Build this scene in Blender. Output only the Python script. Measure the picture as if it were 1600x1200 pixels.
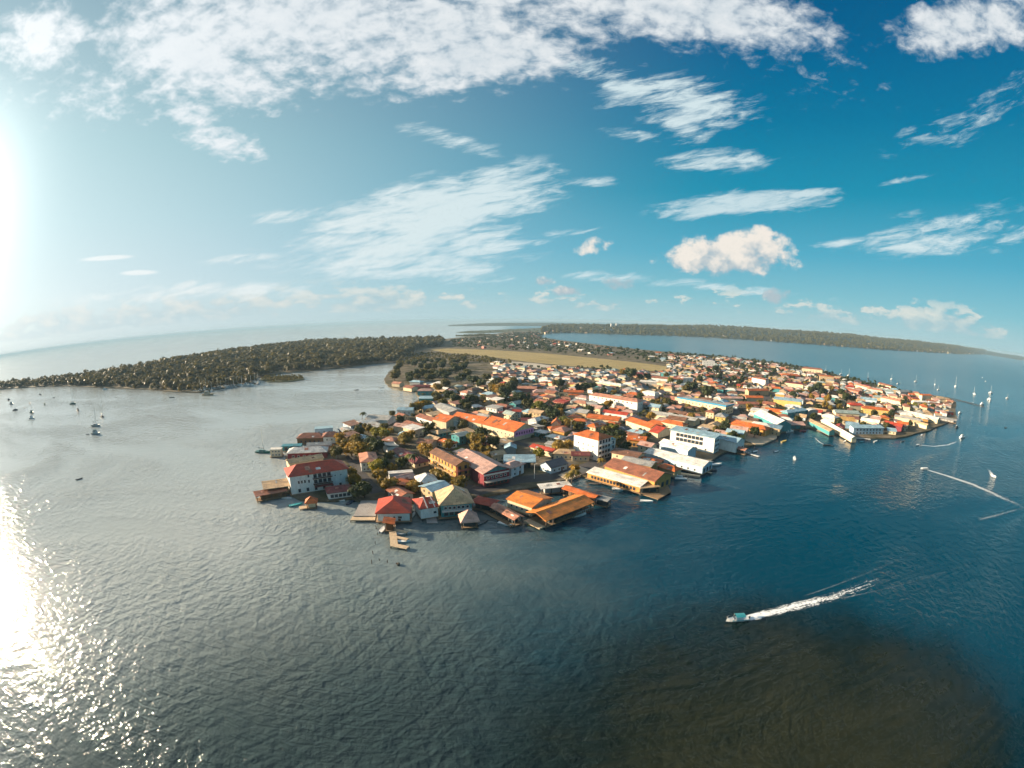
import bpy, math, random
import numpy as np
from mathutils import Vector, Matrix, noise as mnoise
from mathutils.geometry import tessellate_polygon

for o in list(bpy.data.objects):
    bpy.data.objects.remove(o)
SC = bpy.context.scene
COL = SC.collection
rnd = random.Random(7)
rad = math.radians

# ------------------------------------------------------------------ camera
H = 85.0                      # flying height in metres
PITCH = 2 * math.asin(100 / (2 * 711.11))
FPX = 711.11                  # 16 mm lens on a 36 mm sensor, in pixels of a 1600 px wide picture
cd = bpy.data.cameras.new('camera')
cd.type = 'PANO'
cd.panorama_type = 'FISHEYE_EQUISOLID'
cd.fisheye_lens = 16.0
cd.fisheye_fov = rad(180)
cd.sensor_fit = 'HORIZONTAL'
cd.sensor_width = 36.0
cd.clip_start = 0.5
cd.clip_end = 120000
cam = bpy.data.objects.new('camera', cd)
COL.objects.link(cam)
cam.location = (0, 0, H)
cam.rotation_euler = (math.pi / 2 - PITCH, 0, 0)
SC.camera = cam


def ray(x, y):
    dx = x - 800
    dy = 600 - y
    r = math.hypot(dx, dy) or 1e-9
    t = 2 * math.asin(min(1, r / (2 * FPX)))
    s = math.sin(t) / r
    X, Y, Z = dx * s, dy * s, math.cos(t)
    return Vector((X, Z * math.cos(PITCH) + Y * math.sin(PITCH), Y * math.cos(PITCH) - Z * math.sin(PITCH)))


def pix(x, y, z=0.0):
    v = ray(x, y)
    k = (z - H) / v.z
    return Vector((v.x * k, v.y * k, z))


cy = SC.cycles
cy.max_bounces, cy.diffuse_bounces, cy.glossy_bounces, cy.transmission_bounces, cy.transparent_max_bounces, cy.volume_bounces = 5, 2, 2, 2, 6, 0
cy.use_adaptive_sampling = True
cy.adaptive_threshold = .02
cy.adaptive_min_samples = 12
cy.use_denoising = True
cy.sample_clamp_indirect = 6
cy.caustics_reflective = cy.caustics_refractive = False

# ------------------------------------------------------------------ light
SUN_EL, SUN_AZ = rad(15), rad(-79)      # azimuth from straight ahead, minus = left
SUN_DIR = Vector((math.cos(SUN_EL) * math.sin(SUN_AZ), math.cos(SUN_EL) * math.cos(SUN_AZ), math.sin(SUN_EL)))
EXPO = 1.5
SC.view_settings.view_transform = 'Standard'
SC.view_settings.look = 'None'
SC.view_settings.gamma = 1
SC.view_settings.use_curve_mapping = False
SC.view_settings.exposure = EXPO
sl = bpy.data.lights.new('sun', 'SUN')
sl.energy = 5.0
sl.angle = rad(0.9)
sl.color = (1.0, 0.80, 0.56)
so = bpy.data.objects.new('sun', sl)
COL.objects.link(so)
so.rotation_euler = SUN_DIR.to_track_quat('Z', 'Y').to_euler()
so.location = (-300, 100, 300)


def lin(r, g, b):
    def f(c):
        c /= 255
        return c / 12.92 if c <= .04045 else ((c + .055) / 1.055) ** 2.4
    return (f(r), f(g), f(b))


class S:
    """a node socket with arithmetic"""
    def __init__(s, nt, sock):
        s.nt, s.k = nt, sock

    def m(s, op, *a, clamp=False):
        n = s.nt.nodes.new('ShaderNodeMath')
        n.operation = op
        n.use_clamp = clamp
        for i, v in enumerate((s,) + a):
            if isinstance(v, S):
                s.nt.links.new(v.k, n.inputs[i])
            else:
                n.inputs[i].default_value = v
        return S(s.nt, n.outputs[0])

    def __add__(s, o): return s.m('ADD', o)
    def __radd__(s, o): return s.m('ADD', o)
    def __sub__(s, o): return s.m('SUBTRACT', o)
    def __rsub__(s, o): return (s * -1.0) + o
    def __mul__(s, o): return s.m('MULTIPLY', o)
    def __rmul__(s, o): return s.m('MULTIPLY', o)
    def __truediv__(s, o): return s.m('DIVIDE', o)
    def __rtruediv__(s, o): return s.m('POWER', -1.0) * o
    def sq(s): return s.m('MULTIPLY', s)
    def max(s, o): return s.m('MAXIMUM', o)
    def min(s, o): return s.m('MINIMUM', o)

    def step(s, a, b):
        n = s.nt.nodes.new('ShaderNodeMapRange')
        n.interpolation_type = 'SMOOTHSTEP'
        s.nt.links.new(s.k, n.inputs[0])
        n.inputs[1].default_value, n.inputs[2].default_value = (a, b) if a < b else (b, a)
        n.inputs[3].default_value, n.inputs[4].default_value = (0, 1) if a < b else (1, 0)
        return S(s.nt, n.outputs[0])


def vec(nt, x, y, z=0.0):
    n = nt.nodes.new('ShaderNodeCombineXYZ')
    for i, v in enumerate((x, y, z)):
        if isinstance(v, S):
            nt.links.new(v.k, n.inputs[i])
        else:
            n.inputs[i].default_value = v
    return S(nt, n.outputs[0])


def noise(nt, v, scale, detail=4, rough=.55, dist=0.0, lac=2.0, dim='3D'):
    n = nt.nodes.new('ShaderNodeTexNoise')
    n.noise_dimensions = dim
    if v is not None:
        nt.links.new(v.k, n.inputs['Vector'])
    n.inputs['Scale'].default_value = scale
    n.inputs['Detail'].default_value = detail
    n.inputs['Roughness'].default_value = rough
    n.inputs['Distortion'].default_value = dist
    n.inputs['Lacunarity'].default_value = lac
    return S(nt, n.outputs[0])


def mixc(nt, f, a, b, blend='MIX'):
    n = nt.nodes.new('ShaderNodeMix')
    n.data_type = 'RGBA'
    n.blend_type = blend
    for i, v in ((0, f), (6, a), (7, b)):
        if isinstance(v, S):
            nt.links.new(v.k, n.inputs[i])
        elif i == 0:
            n.inputs[i].default_value = v
        else:
            n.inputs[i].default_value = (v[0], v[1], v[2], 1)
    return S(nt, n.outputs[2])


def ramp(nt, f, stops):
    n = nt.nodes.new('ShaderNodeValToRGB')
    nt.links.new(f.k, n.inputs[0])
    e = n.color_ramp.elements
    while len(e) < len(stops):
        e.new(0.5)
    for el, (p, c) in zip(e, stops):
        el.position = p
        el.color = (c[0], c[1], c[2], 1)
    return S(nt, n.outputs[0])


# ------------------------------------------------------------------ sky
def build_world():
    w = bpy.data.worlds.new('World')
    SC.world = w
    w.use_nodes = True
    nt = w.node_tree
    nt.nodes.clear()
    L = nt.links
    tc = nt.nodes.new('ShaderNodeTexCoord')
    sep = nt.nodes.new('ShaderNodeSeparateXYZ')
    L.new(tc.outputs['Generated'], sep.inputs[0])
    x, y, z = (S(nt, sep.outputs[i]) for i in range(3))
    el = z.m('ARCSINE')
    az = x.m('ARCTAN2', y)
    g = 2 ** -EXPO
    sky = nt.nodes.new('ShaderNodeTexSky')
    sky.sky_type = 'NISHITA'
    sky.sun_disc = False
    sky.sun_elevation = SUN_EL
    sky.sun_rotation = SUN_AZ % (2 * math.pi)
    sky.altitude = 80
    sky.air_density = 1.0
    sky.dust_density = 1.5
    sky.ozone_density = 3.0
    ns = mixc(nt, 1.0, S(nt, sky.outputs[0]), (.085, .10, .11), 'MULTIPLY')
    e01 = el.m('MULTIPLY', 1 / 1.2, clamp=True)
    far = ramp(nt, e01, [(0.0, lin(172, 208, 214)), (.05, lin(138, 198, 211)), (.13, lin(88, 176, 202)), (.24, lin(30, 148, 180)),
                         (.37, lin(6, 122, 162)), (.50, lin(2, 102, 148)), (.62, lin(2, 90, 136)), (1.0, lin(0, 66, 118))])
    near = ramp(nt, e01, [(0.0, lin(206, 223, 228)), (.08, lin(206, 226, 232)), (.2, lin(186, 217, 224)), (.33, lin(166, 204, 212)),
                          (.46, lin(146, 184, 196)), (.62, lin(118, 158, 176)), (1.0, lin(70, 116, 146))])
    dt = nt.nodes.new('ShaderNodeVectorMath')
    dt.operation = 'DOT_PRODUCT'
    L.new(tc.outputs['Generated'], dt.inputs[0])
    dt.inputs[1].default_value = SUN_DIR
    ca = S(nt, dt.outputs['Value'])
    ang = ca.m('MINIMUM', 1.0).m('ARCCOSINE')
    f = ang.step(rad(104), rad(22))
    base = mixc(nt, f, far, near)
    base = mixc(nt, 0.06, base, ns)

    # --- clouds: patches of sky (ellipses round a direction) with streaky or flocky noise
    def dot(v):
        n = nt.nodes.new('ShaderNodeVectorMath')
        n.operation = 'DOT_PRODUCT'
        L.new(tc.outputs['Generated'], n.inputs[0])
        n.inputs[1].default_value = v
        return S(nt, n.outputs['Value'])

    def patch(cx, cy, rx, ry, rot=0.0, k=1.0):
        d0 = ray(cx, cy)
        t = Vector((0, 0, 1))
        U = Vector((d0.y, -d0.x, 0)).normalized()      # to the right along the horizon
        V = U.cross(d0).normalized()                   # upwards
        th = 2 * math.asin(min(1, math.hypot(cx - 800, cy - 600) / (2 * FPX)))
        # directions of the picture's own axes at this spot
        ex = (ray(cx + 3, cy) - ray(cx - 3, cy)) / 6
        ey = (ray(cx, cy - 3) - ray(cx, cy + 3)) / 6
        c, s = math.cos(rad(rot)), math.sin(rad(rot))
        P, Q = (ex * c + ey * s) * rx, (-ex * s + ey * c) * ry
        G = Matrix(((P.dot(P), P.dot(Q)), (P.dot(Q), Q.dot(Q)))).inverted()
        u = dot(P * G[0][0] + Q * G[0][1])
        v = dot(P * G[1][0] + Q * G[1][1])
        q = v.m('MULTIPLY_ADD', v, u.sq())
        return q.m('MULTIPLY_ADD', -k, k), u, v

    def union(lst):
        r = None
        for p in lst:
            q = patch(*p)[0]
            r = q if r is None else r.max(q)
        return r.max(-1.6)

    def aniso(rot, sx, sy, off=0.0):
        c, s = math.cos(rad(rot)), math.sin(rad(rot))
        return vec(nt, (az * c + el * s) * sx + off, (el * c - az * s) * sy + off, off)

    pz = 1.0 / (z + .10).max(.05)
    plane = vec(nt, x * pz, y * pz, 0.0)
    # flocky sheet high up
    A = union([(500, 40, 400, 105, 3), (300, 90, 190, 60, -16), (1030, 18, 300, 56, -3), (760, 90, 190, 50, 6), (345, 222, 72, 26, -14, .75), (70, 55, 78, 60, 20, .9),
               (1540, 30, 130, 52, 8, .9), (680, -60, 560, 90, 0), (60, 90, 60, 20, 0, .5), (300, 180, 40, 22, -20, .5)])
    hi = el.step(.80, 1.0) * 2.1 - 1.6                       # the sheet goes on above the picture
    A = A.max(hi)
    fl = noise(nt, plane, 13.0, 6, .60, .15, dim='2D')
    fl2 = noise(nt, plane, 2.4, 2, .5, 0, dim='2D')
    da = (A * .62 + (fl - .5) * 1.35 + (fl2 - .5) * .7 - .03).step(-.14, .60) * .95
    # cirrus
    B = union([(650, 345, 210, 68, 14, 1.25), (770, 305, 125, 50, 10, 1.15), (600, 415, 220, 28, -3, .9), (740, 370, 130, 34, -8, .9), (450, 335, 70, 12, 6, .7),
               (1065, 160, 130, 42, -6, .95), (950, 120, 120, 24, -22, .75), (1050, 190, 60, 30, -20, .8), (1120, 252, 95, 18, 2, .75), (1000, 212, 70, 11, -5, .55),
               (1490, 362, 150, 38, 4, .7), (1420, 385, 90, 16, 0, .6), (1540, 168, 120, 26, 22, .28), (705, 218, 75, 16, -14, .7),
               (380, 404, 70, 9, 5, .75), (920, 284, 55, 9, 2, .75), (890, 362, 55, 8, 4, .65), (330, 455, 220, 14, 2, .6),
               (950, 432, 160, 8, -3, .5), (1130, 450, 120, 7, -4, .45), (1320, 380, 60, 6, 4, .5), (1420, 278, 40, 5, 12, .5)])
    c1 = noise(nt, aniso(13, 4.2, 17), 1.0, 6, .66, .25, dim='2D')
    c2 = noise(nt, aniso(10, 10, 58, 3.1), 1.0, 5, .68, .35, dim='2D')
    db = (B * .60 + (c1 - .5) * 1.45 + (c2 - .5) * 1.55 - .06).step(-.10, .70) * (B * .45 + .78).m('MINIMUM', 1.0).max(.3) * .97
    lens = patch(1150, 318, 158, 22, 5)[0].max(patch(1240, 303, 90, 10, 4)[0])
    dl = (lens * .7 + (c1 - .5) * .9 + (c2 - .5) * 1.3 - .04).step(-.04, .62) * .85
    thin = union([(168, 403, 50, 5, 4), (218, 426, 34, 5, 2)])
    dth = (thin + (c2 - .5) * .4).step(0, .8) * .7
    # cumulus
    cu = aniso(0, 20, 27, 7.7)
    n1 = noise(nt, cu, 1.0, 5, .6, 0, dim='2D')
    pC, uC, vC = patch(1140, 398, 108, 34, 0)
    pC2 = union([(1185, 385, 50, 34, 0), (1085, 402, 45, 25, 0), (930, 384, 30, 13, 15, .55), (1215, 462, 22, 13, 0, .6), (968, 442, 24, 12, 0, .55), (885, 455, 22, 8, 0, .5), (850, 440, 15, 7, 0, .5)])
    dc = ((pC.max(pC2)) * .66 + (n1 - .5) * 1.5 + .05).step(-.04, .46) * .92
    # row of small cumulus above the horizon, denser and greyer on the left
    n2 = noise(nt, aniso(0, 17, 42, 1.3), 1.0, 5, .62, 0, dim='2D')
    n3 = noise(nt, aniso(0, 3.2, 9, 5.5), 1.0, 1, .5, dim='2D')
    band = el.step(.012, .028) * el.step(.105, .05)
    dr = ((n2 - .5) * 1.9 + (n3 - .5) * 1.5 + band * .62 + az.step(-.15, -.7) * .30 - .58).step(0, .26) * band * .7

    glow = ang.step(rad(80), rad(10))
    wA = mixc(nt, (fl - .5) * 1.6 + .5, lin(196, 211, 220), lin(240, 243, 244))
    wA = mixc(nt, glow, wA, lin(238, 244, 248))
    wB = mixc(nt, glow, lin(214, 232, 236), lin(244, 246, 244))
    shade = (vC * .45 + .42 + (n1 - .5) * 2.6)
    wC = mixc(nt, shade.step(-.15, .75), lin(178, 194, 202), lin(250, 240, 228))
    wR = mixc(nt, (n2 - .5) * 3.0 + el * 14.0 - .35, lin(172, 200, 208), lin(246, 238, 224))
    wR = mixc(nt, glow * .5, wR, lin(206, 222, 228))
    c = mixc(nt, dth, base, lin(242, 246, 246))
    c = mixc(nt, dr, c, wR)
    c = mixc(nt, db, c, wB)
    c = mixc(nt, dl, c, wB)
    c = mixc(nt, da, c, wA)
    c = mixc(nt, dc, c, wC)
    # pale air low over the horizon
    c = mixc(nt, el.step(.075, -.01) * .55, c, mixc(nt, f, lin(176, 208, 214), lin(208, 224, 228)))
    # sun aureole
    au = (ang.sq() * (-1 / rad(9.0) ** 2)).m('EXPONENT') * 1.0 + (ang * (-1 / rad(15))).m('EXPONENT') * .50
    add = mixc(nt, 1.0, vec(nt, au, au, au), (1.0, .955, .87), 'MULTIPLY')
    c = mixc(nt, 1.0, c, add, 'ADD')
    bg = nt.nodes.new('ShaderNodeBackground')
    L.new(c.k, bg.inputs[0])
    bg.inputs[1].default_value = g
    out = nt.nodes.new('ShaderNodeOutputWorld')
    L.new(bg.outputs[0], out.inputs[0])
    w.cycles.sampling_method = 'MANUAL'
    w.cycles.sample_map_resolution = 512


build_world()


# ------------------------------------------------------------------ materials
MATS = {}


def newmat(name):
    m = bpy.data.materials.new(name)
    m.use_nodes = True
    nt = m.node_tree
    b = nt.nodes['Principled BSDF']
    return m, nt, b


def geo_pos(nt):
    n = nt.nodes.new('ShaderNodeNewGeometry')
    return S(nt, n.outputs['Position'])


def sepv(nt, v):
    n = nt.nodes.new('ShaderNodeSeparateXYZ')
    nt.links.new(v.k, n.inputs[0])
    return [S(nt, n.outputs[i]) for i in range(3)]


def bump(nt, b, h, strength, dist):
    n = nt.nodes.new('ShaderNodeBump')
    n.inputs['Strength'].default_value = strength
    n.inputs['Distance'].default_value = dist
    nt.links.new(h.k, n.inputs['Height'])
    nt.links.new(n.outputs[0], b.inputs['Normal'])


def mat(kind, col, rough=.8, spec=.3, var=.25, scale=.6, metal=0.0):
    """painted / plaster / metal surfaces with uneven tone and grime"""
    key = (kind,) + tuple(round(c, 3) for c in col)
    if key in MATS:
        return MATS[key]
    m, nt, b = newmat('%s_%d' % (kind, len(MATS)))
    oi = nt.nodes.new('ShaderNodeObjectInfo')
    tc = nt.nodes.new('ShaderNodeTexCoord')
    oc = S(nt, tc.outputs['Object'])
    rd = S(nt, oi.outputs['Random'])
    if kind == 'roof':
        x, y, z = sepv(nt, oc)
        big = noise(nt, vec(nt, x + rd * 90, y, z), .22, 3, .6)
        fine = noise(nt, vec(nt, x * 2.2 + rd * 37, y * .7, z), .8, 5, .65)
        br = nt.nodes.new('ShaderNodeTexBrick')
        nt.links.new(vec(nt, x, y, 0.0).k, br.inputs['Vector'])
        br.inputs['Color1'].default_value = (.80, .80, .80, 1)
        br.inputs['Color2'].default_value = (1.12, 1.12, 1.12, 1)
        br.inputs['Mortar'].default_value = (.72, .70, .68, 1)
        br.inputs['Scale'].default_value = 1.0
        br.inputs['Mortar Size'].default_value = .045
        br.inputs['Brick Width'].default_value = 3.2
        br.inputs['Row Height'].default_value = 1.1
        c = mixc(nt, 1.0, col, S(nt, br.outputs[0]), 'MULTIPLY')
        c = mixc(nt, 1.0, c, ramp(nt, big, [(.25, (.55, .57, .60)), (.5, (1, 1, 1)), (.8, (1.34, 1.26, 1.18))]), 'MULTIPLY')
        lum = sum(col) / 3
        rust = (.17, .075, .04) if lum < .4 else (.36, .23, .15)
        c = mixc(nt, fine.step(.54, .74) * .72, c, rust)
        c = mixc(nt, 1.0, c, ramp(nt, rd, [(0, (.84, .84, .86)), (1, (1.14, 1.1, 1.06))]), 'MULTIPLY')
        nt.links.new(c.k, b.inputs['Base Color'])
        wv = nt.nodes.new('ShaderNodeTexWave')
        nt.links.new(oc.k, wv.inputs[0])
        wv.inputs['Scale'].default_value = 2.0
        bump(nt, b, S(nt, wv.outputs[1]), .35, .03)
    else:
        x, y, z = sepv(nt, oc)
        big = noise(nt, vec(nt, x + rd * 50, y, z * .35), scale, 4, .65)
        c = mixc(nt, 1.0, col, ramp(nt, big, [(.25, (1 - var, 1 - var * 1.05, 1 - var * 1.1)), (.6, (1, 1, 1)), (.85, (1 + var * .5,) * 3)]), 'MULTIPLY')
        nt.links.new(c.k, b.inputs['Base Color'])
    b.inputs['Roughness'].default_value = rough
    b.inputs['Specular IOR Level'].default_value = spec
    b.inputs['Metallic'].default_value = metal
    MATS[key] = m
    return m


RC = dict(amber=(.64, .21, .035), orange=(.50, .125, .025), red=(.36, .045, .02), rust=(.27, .105, .06), salmon=(.43, .20, .13), pink=(.45, .28, .23), maroon=(.15, .03, .03),
          brown=(.17, .085, .05), tan=(.47, .33, .19), olive=(.30, .245, .14), grey=(.34, .34, .32), white=(.68, .66, .61), darkgrey=(.10, .10, .115),
          blue=(.27, .42, .50), teal=(.04, .22, .28), yellow=(.60, .35, .09), greygreen=(.28, .35, .33))
WC = dict(white=(.74, .74, .71), cream=(.68, .56, .38), yellow=(.66, .46, .15), tan=(.50, .36, .21), paleblue=(.52, .63, .70), teal=(.07, .27, .29),
          maroon=(.20, .04, .05), ochre=(.58, .30, .09), pink=(.62, .30, .52), grey=(.38, .38, .37), brown=(.20, .11, .06), salmon=(.55, .22, .17), dark=(.04, .055, .06), red=(.36, .06, .04))
NICE = dict(greygreen='grey-green', darkgrey='dark grey', paleblue='pale blue', dark='dark timber')


def roofm(c):
    return mat('roof', RC[c], .55, .4)


def wallm(c):
    return mat('wall', WC[c], .85, .2)


GLASS = mat('glass', (.035, .05, .065), .12, .6, .2)
FRAME = mat('frame', (.62, .61, .58), .6, .3, .1)
DARKF = mat('darkframe', (.10, .05, .035), .6, .3, .1)
TIMBER = mat('timber', (.30, .20, .12), .85, .15, .35, 1.2)
PALEDECK = mat('timber', (.56, .42, .28), .85, .15, .3, 1.2)
CONC = mat('concrete', (.33, .30, .28), .9, .2, .25, .25)
DOOR = mat('door', (.16, .085, .05), .6, .3, .2)
POST = mat('post', (.13, .10, .08), .9, .1, .3, 1.5)


# ------------------------------------------------------------------ mesh helpers
def mkobj(name, me, m=None, parent=None, loc=(0, 0, 0), rz=0.0):
    o = bpy.data.objects.new(name, me)
    COL.objects.link(o)
    if m is not None and me is not None and not me.materials:
        me.materials.append(m)
    o.parent = parent
    o.location = loc
    if rz:
        o.rotation_euler = (0, 0, rz)
    return o


def mesh(name, vs, fs, m=None, smooth=False):
    me = bpy.data.meshes.new(name)
    me.from_pydata([tuple(v) for v in vs], [], fs)
    if smooth:
        me.polygons.foreach_set('use_smooth', [True] * len(fs))
    if m is not None:
        me.materials.append(m)
    me.update()
    return me


def tag(o, label=None, cat=None, group=None, kind=None):
    for k, v in (('label', label), ('category', cat), ('group', group), ('kind', kind)):
        if v:
            o[k] = v
    return o


class MB:
    def __init__(s):
        s.v, s.f = [], []

    def add(s, vs, fs):
        n = len(s.v)
        s.v += [tuple(v) for v in vs]
        s.f += [tuple(i + n for i in f) for f in fs]
        return s

    def box(s, x0, x1, y0, y1, z0, z1):
        return s.add([(x0, y0, z0), (x1, y0, z0), (x1, y1, z0), (x0, y1, z0), (x0, y0, z1), (x1, y0, z1), (x1, y1, z1), (x0, y1, z1)],
                     [(0, 3, 2, 1), (4, 5, 6, 7), (0, 1, 5, 4), (1, 2, 6, 5), (2, 3, 7, 6), (3, 0, 4, 7)])

    def bar(s, a, b, r, n=6, r2=None):
        a, b = Vector(a), Vector(b)
        d = (b - a).normalized()
        t = Vector((0, 0, 1)) if abs(d.z) < .9 else Vector((1, 0, 0))
        u = d.cross(t).normalized()
        w = d.cross(u)
        r2 = r if r2 is None else r2
        vs = []
        for p, q in ((a, r), (b, r2)):
            for i in range(n):
                an = 2 * math.pi * i / n
                vs.append(p + (u * math.cos(an) + w * math.sin(an)) * q)
        fs = [(i, (i + 1) % n, n + (i + 1) % n, n + i) for i in range(n)] + [tuple(range(n))[::-1], tuple(range(n, 2 * n))]
        return s.add(vs, fs)

    def mesh(s, name, m, smooth=False):
        return mesh(name, s.v, s.f, m, smooth)


def shell(vs, fs, th):
    """a sheet (top faces) given thickness downwards"""
    n = len(vs)
    allv = [tuple(v) for v in vs] + [(v[0], v[1], v[2] - th) for v in vs]
    af = [tuple(f) for f in fs] + [tuple(i + n for i in reversed(f)) for f in fs]
    ed = {}
    for f in fs:
        for a, b in zip(f, f[1:] + f[:1]):
            ed[(a, b)] = 1
    for a, b in ed:
        if (b, a) not in ed:
            af.append((b, a, a + n, b + n))
    return allv, af


def roof_shape(w, d, kind, rise, over, axis, th):
    x, y = w / 2 + over, d / 2 + over
    if axis == 'y':
        v, f = roof_shape(d, w, kind, rise, over, 'x', None)
        v = [(-q[1], q[0], q[2]) for q in v]
    else:
        c = [(-x, -y, 0), (x, -y, 0), (x, y, 0), (-x, y, 0)]
        if kind == 'gable':
            v = c + [(-x, 0, rise), (x, 0, rise)]
            f = [(0, 1, 5, 4), (2, 3, 4, 5)]
        elif kind == 'hip':
            k = max(x - y * .8, 0.12 * x)
            v = c + [(-k, 0, rise), (k, 0, rise)]
            f = [(0, 1, 5, 4), (2, 3, 4, 5), (3, 0, 4), (1, 2, 5)]
        elif kind == 'pyr':
            v = c + [(0, 0, rise)]
            f = [(0, 1, 4), (1, 2, 4), (2, 3, 4), (3, 0, 4)]
        elif kind == 'shed':
            v = [(-x, -y, 0), (x, -y, 0), (x, y, rise), (-x, y, rise)]
            f = [(0, 1, 2, 3)]
        elif kind == 'arch':
            v, f = [], []
            N = 8
            for i in range(N + 1):
                a = math.pi * i / N
                v += [(-x, -y * math.cos(a), rise * math.sin(a)), (x, -y * math.cos(a), rise * math.sin(a))]
            f = [(2 * i, 2 * i + 1, 2 * i + 3, 2 * i + 2) for i in range(N)]
        else:
            v = c
            f = [(0, 1, 2, 3)]
    if th is None:
        return v, f
    return shell(v, f, th)


def wall_shape(w, d, z0, z1, kind, rise, axis):
    x, y = w / 2, d / 2
    vs = [(-x, -y, z0), (x, -y, z0), (x, y, z0), (-x, y, z0), (-x, -y, z1), (x, -y, z1), (x, y, z1), (-x, y, z1)]
    fs = [(0, 1, 5, 4), (1, 2, 6, 5), (2, 3, 7, 6), (3, 0, 4, 7), (4, 5, 6, 7)]
    if kind in ('gable', 'arch', 'shed'):
        q = .86
        if kind == 'shed':
            vs += [(-x, y, z1 + rise * .92), (x, y, z1 + rise * .92)]
            fs += [(4, 8, 7), (5, 6, 9), (7, 8, 9, 6)]
        elif kind == 'gable':
            if axis == 'x':
                vs += [(-x, 0, z1 + rise * .95), (x, 0, z1 + rise * .95)]
                fs += [(4, 8, 7), (5, 6, 9)]
            else:
                vs += [(0, -y, z1 + rise * .95), (0, y, z1 + rise * .95)]
                fs += [(4, 5, 8), (6, 7, 9)]
        else:
            N = 6
            for sgn in (-1, 1):
                st = len(vs)
                for i in range(N + 1):
                    a = math.pi * i / N
                    if axis == 'x':
                        vs.append((sgn * x, -y * math.cos(a), z1 + rise * .93 * math.sin(a)))
                    else:
                        vs.append((-x * math.cos(a), sgn * y, z1 + rise * .93 * math.sin(a)))
                fs.append(tuple(range(st, st + N + 1)))
    return vs, fs


WIN = {}


def window_mesh(w, h, fm):
    k = ('f', round(w, 2), round(h, 2), fm.name)
    if k not in WIN:
        b = MB()
        t = min(.16, w * .14)
        b.box(-w / 2, -w / 2 + t, -.08, .06, 0, h).box(w / 2 - t, w / 2, -.08, .06, 0, h)
        b.box(-w / 2 + t, w / 2 - t, -.08, .06, 0, t).box(-w / 2 + t, w / 2 - t, -.08, .06, h - t, h)
        p = MB().box(-w / 2 + t * .6, w / 2 - t * .6, -.03, .03, t * .6, h - t * .6)
        WIN[k] = (b.mesh('window', fm), p.mesh('pane', GLASS))
    return WIN[k]


def plain_mesh(name, w, h, m, proud=.05):
    k = (name, round(w, 2), round(h, 2), m.name)
    if k not in WIN:
        WIN[k] = MB().box(-w / 2, w / 2, -proud, proud, 0, h).mesh(name, m)
    return WIN[k]


FACE = {'f': 0, 'r': 1, 'b': 2, 'l': 3}


def on_face(face, w, d, s, z, out=0.0):
    """local position and rotation of something at distance s from the middle of a wall"""
    if face == 'f':
        return (s, -d / 2 - out, z), 0.0
    if face == 'b':
        return (-s, d / 2 + out, z), math.pi
    if face == 'r':
        return (w / 2 + out, s, z), math.pi / 2
    return (-w / 2 - out, -s, z), -math.pi / 2


FOOT = []      # footprints (x, y, radius) kept clear of the fill
LAND = []      # landmarks (x, y, phrase)


def windows(root, face, w, d, rows, cols, z0, dz, ww, wh, span=.86, frame=None, plain=False, mid=0.0, name='window'):
    L = (w if face in 'fb' else d) * span
    for r in range(rows):
        for c in range(cols):
            s = (-L / 2 + L * (c + .5) / cols) + mid
            p, rz = on_face(face, w, d, s, z0 + r * dz)
            if plain:
                mkobj(name, plain_mesh(name, ww, wh, GLASS if name == 'window' else DOOR), None, root, p, rz)
            else:
                a, b = window_mesh(ww, wh, frame or FRAME)
                wo = mkobj(name, a, None, root, p, rz)
                mkobj('pane', b, None, wo)


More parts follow.
